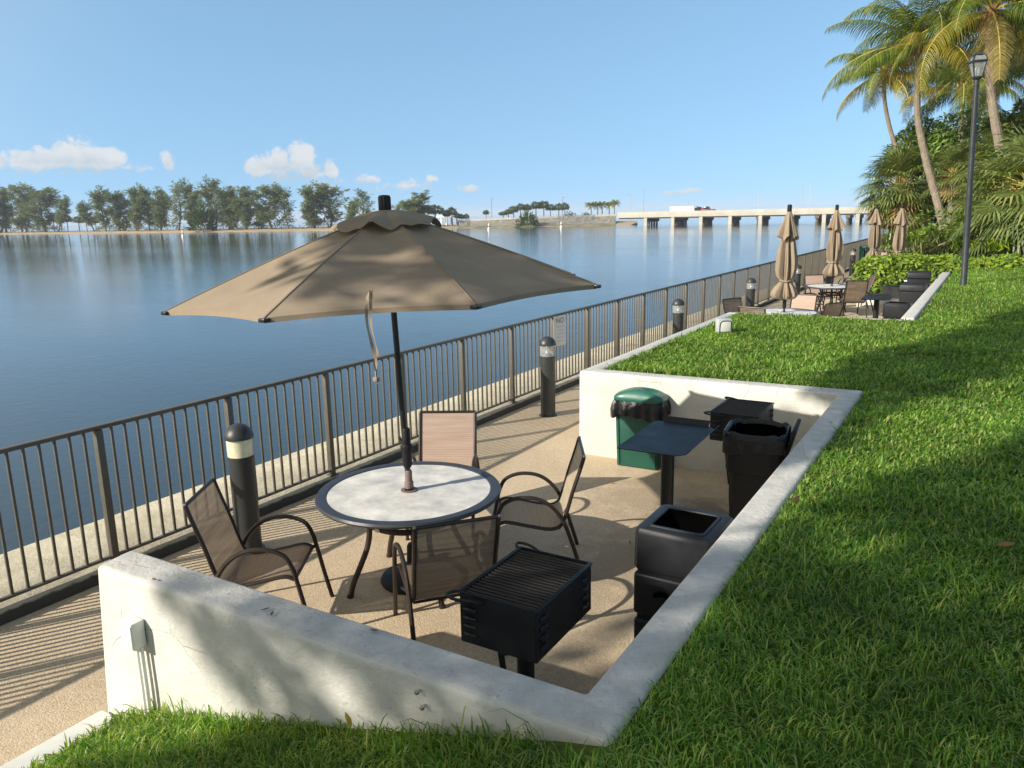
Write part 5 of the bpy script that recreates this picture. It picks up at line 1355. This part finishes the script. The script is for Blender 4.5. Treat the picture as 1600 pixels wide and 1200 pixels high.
BA = at_z(1009, 351.9, WATER); BB = at_z(1254, 348.2, WATER)
BB.y = BA.y + 2.8; BD = (BB - BA); BD.z = 0; SPAN = BD.length / 5.2; BD.normalize(); BN = Vector((-BD.y, BD.x, 0))
if BN.y < 0: BN = -BN
br = thing('bridge', 'low concrete causeway bridge on rows of piles across the bay', 'bridge', (BA.x, BA.y, WATER))
def bp(s_, n, z): return BD * s_ + BN * n + Vector((0, 0, z))
def deckz(s_, off=0): # heights above the water measured against the photo
    ztop0 = z_at(1009, 331.0, BA) - WATER; ztop1 = z_at(1254, 325.4, BB) - WATER
    return ztop0 + (ztop1 - ztop0) * s_ / (SPAN * 5.2)
S0 = -SPAN * 1.08; S1 = SPAN * 13
for off, nm in ((0.0, 'deck'), (17.0, 'deck')):
    b = MB()
    za, zb_ = deckz(S0), deckz(S1)
    b.hexa([bp(S0, off - .3, za - 1.62), bp(S1, off - .3, zb_ - 1.62), bp(S1, off + 11.3, zb_ - 1.62), bp(S0, off + 11.3, za - 1.62)], [bp(S0, off - .3, za - .85), bp(S1, off - .3, zb_ - .85), bp(S1, off + 11.3, zb_ - .85), bp(S0, off + 11.3, za - .85)])
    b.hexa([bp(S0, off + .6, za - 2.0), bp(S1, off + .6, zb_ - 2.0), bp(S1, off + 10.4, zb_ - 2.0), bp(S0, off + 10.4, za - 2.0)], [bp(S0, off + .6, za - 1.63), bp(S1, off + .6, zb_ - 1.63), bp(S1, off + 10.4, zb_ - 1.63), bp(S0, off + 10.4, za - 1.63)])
    b.build('deck', M['bridge'], br)
    b = MB()
    for w0, w1 in ((off - .3, off + .0), (off + 11.0, off + 11.3)):
        b.hexa([bp(S0, w0, za - .848), bp(S1, w0, zb_ - .848), bp(S1, w1, zb_ - .848), bp(S0, w1, za - .848)], [bp(S0, w0 + .1, za), bp(S1, w0 + .1, zb_), bp(S1, w1 - .05, zb_), bp(S0, w1 - .05, za)])
    b.build('parapet', M['bridge'], br)
    for k in range(0, 13):
        s_ = SPAN * (k + (0 if off == 0 else .52)); z = deckz(s_) - 2.01
        b = MB()
        b.hexa([bp(s_ - .6, off - .2, z - .9), bp(s_ + .6, off - .2, z - .9), bp(s_ + .6, off + 11.2, z - .9), bp(s_ - .6, off + 11.2, z - .9)], [bp(s_ - .6, off - .2, z), bp(s_ + .6, off - .2, z), bp(s_ + .6, off + 11.2, z), bp(s_ - .6, off + 11.2, z)])
        for i in range(5): 
            c = bp(s_, off + .5 + 2.5 * i, 0); b.tube([(c.x, c.y, -1.5), (c.x, c.y, z - .5)], .42 if i == 0 else .34, 8)
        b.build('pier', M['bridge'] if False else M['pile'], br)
        b = MB(); c = bp(s_, off - .26, z - .5)
        b.hexa([bp(s_ - .48, off - .5, -1.2), bp(s_ + .48, off - .5, -1.2), bp(s_ + .48, off - .21, -1.2), bp(s_ - .48, off - .21, -1.2)], [bp(s_ - .48, off - .5, z + .3), bp(s_ + .48, off - .5, z + .3), bp(s_ + .48, off - .21, z + .3), bp(s_ - .48, off - .21, z + .3)])
        if off == 0: b.build('pier_face', M['bridge'], br)
def on_bridge(px, n=0.0):
    # point on the bridge line seen at that column
    r = ray(px, 330); a = np.array([[r[0], -BD.x], [r[1], -BD.y]]); o = BA + BN * n
    k = np.linalg.solve(a, np.array([o.x, o.y])); return k[1]
def pole(px, ytop, n, lab, sc=.09):
    s_ = on_bridge(px, n); base = BA + BD * s_ + BN * n; base.z = WATER + deckz(s_) - .85; zt = z_at(px, ytop, base)
    t = thing('light_pole', lab, 'light pole', base, 0, 'thin light poles along the causeway'); h = zt - base.z
    b = MB(); b.tube([(0, 0, 0), (0, 0, h * .96), (.05, -.05, h)], [sc * 1.2, sc * .8, sc * .6], 6); b.build('pole', M['grey'], t); b = MB(); b.box((.1, -1.0, h), (.2, 1.6, .10), .03); b.build('lamp_head', M['grey'], t)
for px, yt, n, lab in [(1005, 295, -.1, 'light pole at the left end of the bridge, the boldest one'), (985, 304, 11, 'fainter light pole left of the boldest bridge pole'), (1075, 312, 28, 'faint short light pole above the white trailer'), (1185, 289, 11, 'bridge light pole midway between truck and nearest folded umbrella'),
                       (1252, 291, -.1, 'left one of two close bridge poles between the folded umbrellas'), (1265, 287, 28, 'right one of two close bridge poles between the folded umbrellas'), (1340, 288, 11, 'bridge light pole just left of the fan palm')]:
    pole(px, yt, n, lab, .1)
for px, yt, lab in [(128, 319, 'curved light pole standing in the gap of the far shore trees'), (769, 308, 'slender light pole beside the lone causeway palm'), (879, 306, 'slender light pole over the causeway palm clump')]:
    g = ground_at(px, 16, .0); h = z_at(px, yt, g); t = thing('light_pole', lab, 'light pole', g, 0, 'thin light poles along the causeway'); b = MB(); b.tube(arc([(0, 0, -.5), (0, 0, h * .8), (.3, 0, h * .96), (1.4, 0, h)], 5), .10, 6); b.build('pole', M['metal'], t); b = MB(); b.box((1.8, 0, h), (.8, .3, .16), .03); b.build('lamp_head', M['grey'], t)

# vehicles on the bridge
def on_deck(px, n): s_ = on_bridge(px, n); p = BA + BD * s_ + BN * n; p.z = WATER + deckz(s_) - .846; return p
ya = math.atan2(BD.y, BD.x)
pc = on_deck(1069, 4); tk = thing('box_truck', 'white box trailer truck crossing the bridge', 'truck', pc, ya)
L_ = (on_bridge(1088, 4) - on_bridge(1050, 4))
b = MB(); b.box((-.3, 0, 1.42), (L_, 2.5, 1.5), .05); b.build('trailer', M['white_v'], tk)
b = MB(); b.box((0, 0, .72), (L_ - .4, 1.0, .16)); b.build('chassis', M['rubber'], tk)
b = MB(); b.box((L_ / 2 + .55, 0, 1.2), (1.5, 2.3, 1.5), .2); b.box((L_ / 2 + .9, 0, 1.1), (1.3, 2.2, 1.1), .15); b.build('cab', M['glassd'], tk)
for x in (-L_ / 2 + .8, -L_ / 2 + 2.0, L_ / 2 - 1.2, L_ / 2 + 1.0):
    for y in (-1.15, 1.15):
        b = MB(); b.tube([(x, y - .15, .45), (x, y + .15, .45)], .45, 14); b.build('wheel', M['rubber'], tk)
pc = on_deck(1103, 4); pk = thing('pickup_truck', 'dark red pickup driving ahead of the white trailer', 'pickup', pc, ya)
b = MB(); b.box((0, 0, .85), (5.2, 1.9, .7), .12); b.box((-1.5, 0, 1.35), (2.1, 1.85, .5), .06); b.build('body', M['red'], pk)
b = MB(); b.hexa([(-.45, -.85, 1.2), (1.25, -.85, 1.2), (1.25, .85, 1.2), (-.45, .85, 1.2)], [(-.3, -.75, 1.95), (.75, -.75, 1.95), (.75, .75, 1.95), (-.3, .75, 1.95)], .06); b.build('cabin', M['glassd'], pk)
for x in (-1.6, 1.7):
    for y in (-.9, .9):
        b = MB(); b.tube([(x, y - .12, .4), (x, y + .12, .4)], .4, 14); b.build('wheel', M['rubber'], pk)
# low pavilion on the far shore
g = ground_at(698, 22, -.4); pv = thing('pavilion', 'low white open pavilion among the palms on the far shore', 'pavilion', g, math.atan2(BD.y, BD.x) + .1)
b = MB(); b.box((0, 0, 2.9), (7, 4, .35), .05); b.box((0, 0, 3.2), (5.5, 3, .25), .05); b.build('roof', M['white_v'], pv)
b = MB()
for x in (-3.1, -1, 1, 3.1):
    for y in (-1.7, 1.7): b.box((x, y, 1.36), (.3, .3, 2.72))
b.build('column', M['white_v'], pv)
# five coconut palms by the bridge
for i, (px, yt, lab) in enumerate([(923, 313, 'leftmost of the five coconut palms by the bridge end'), (933, 313, 'second of the five coconut palms by the bridge end'), (940, 312, 'middle one of the five coconut palms by the bridge end'), (951, 312, 'fourth of the five coconut palms by the bridge end'), (959, 310, 'rightmost and tallest of the five coconut palms by the bridge end')]):
    g = ground_at(px, 18, 1.0); h = z_at(px, yt, g) - 1.0
    coco(lab, [Vector((g.x, g.y, .6)), Vector((g.x + .2, g.y, 1 + h * .4)), Vector((g.x + .1 * (i - 2), g.y, 1 + h * .72))], 2.6, 90 + i, 16, .2, .2, .15, .9, .16, 'coconut palms by the bridge end', nl=12)
# channel buoys
for px, py, lab in [(764, 359, 'small white buoy floating off the causeway, left of the shore bush'), (877, 356, 'small white buoy floating below the causeway palms'), (286, 370, 'white marker post in the water before the far trees')]:
    p = at_z(px, py, WATER); t = thing('buoy', lab, 'buoy', p); b = MB(); b.lathe([(.3, -.4), (.42, -.1), (.42, .2), (.22, .5), (.16, 1.6), (.10, 1.7)], 14); b.build('float', M['orange'], t); b = MB(); b.lathe([(.225, .75), (.225, 1.0)], 14); b.build('band', M['red'], t)

# fallen leaves on the lawn
rv = random.Random(15)
for i, (px, py, lab) in enumerate([(1571, 858, 'curled brown leaf on the lawn near the right edge'), (1243, 781, 'small brown leaf at the lawn edge by the side wall'), (545, 1152, 'yellow fallen leaf in the grass under the front wall')]):
    p = at_z(px, py, 1.02 if i < 2 else .62); p.z = gz(p.x, p.y) + .055; b = MB(); rows = [[Vector((x, y * (1 - (x / .043) ** 2), .012 * math.cos(y * 60) - 3 * x * x)) for y in np.linspace(-.014, .014, 5)] for x in np.linspace(-.04, .04, 9)]; b.grid(rows)
    o = b.build('fallen_leaf', M['deadleaf'] if i < 2 else M['cocoy'], None, p, ang=180); o.rotation_euler = (.5, -.3, i * 1.3); tag(o, lab, 'leaf')
rv = random.Random(33)
lm = None
for i in range(13):
    x, y = (rv.uniform(-3.6, -1.5), rv.uniform(2.6, 7.4)) if i < 9 else (rv.uniform(-5.2, -4.1), rv.uniform(1.7, 9))
    if lm is None:
        b = MB(); b.grid([[Vector((u, v * (1 - (u / .033) ** 2), .006 + .006 * math.cos(v * 90) + 2.5 * u * u)) for v in np.linspace(-.010, .010, 4)] for u in np.linspace(-.03, .03, 7)]); o = b.build('leaf_scrap', M['deadleaf'], None, (x, y, .004), ang=180); lm = o
    else:
        o = lm.copy(); COL.objects.link(o); o.location = (x, y, .004); o.scale = (rv.uniform(.6, 1.1),) * 3
    o.rotation_euler = (0, 0, rv.uniform(0, 6.28)); tag(o, 'tiny dry leaf scrap lying on the tan patio floor', 'leaf', 'dry leaf scraps on the patio floor')
lm = None
for i, (px, py) in enumerate([(242, 908), (415, 955), (425, 962), (585, 988), (1298, 662), (1283, 609)]):
    p = at_z(px, py, H)
    if lm is None:
        b = MB(); b.grid([[Vector((u, v * (1 - (u / .022) ** 2), .004 + .004 * math.cos(v * 90) + 3 * u * u)) for v in np.linspace(-.007, .007, 4)] for u in np.linspace(-.02, .02, 7)]); o = b.build('leaf_scrap', M['bark'], None, p, ang=180); lm = o
    else: o = lm.copy(); COL.objects.link(o); o.location = p
    o.location.z = H + .004; o.rotation_euler = (0, 0, i * 1.1); tag(o, 'tiny dark leaf scrap lying on the white wall top', 'leaf', 'dark scraps on the wall tops')

hz_ = bpy.data.materials.new('haze_air'); hz_.use_nodes = True; n = NT(hz_.node_tree); n.n.clear()
pv_ = n.node('ShaderNodeVolumePrincipled'); pv_.inputs['Color'].default_value = (.86, .92, 1.0, 1); pv_.inputs['Density'].default_value = .00026
o_ = n.node('ShaderNodeOutputMaterial'); n.l.new(pv_.outputs[0], o_.inputs['Volume'])
b = MB(); b.box2((-4050, -4050, -3.3), (4050, 4050, 29)); tag(b.build('haze', hz_, smooth=False), kind='stuff')
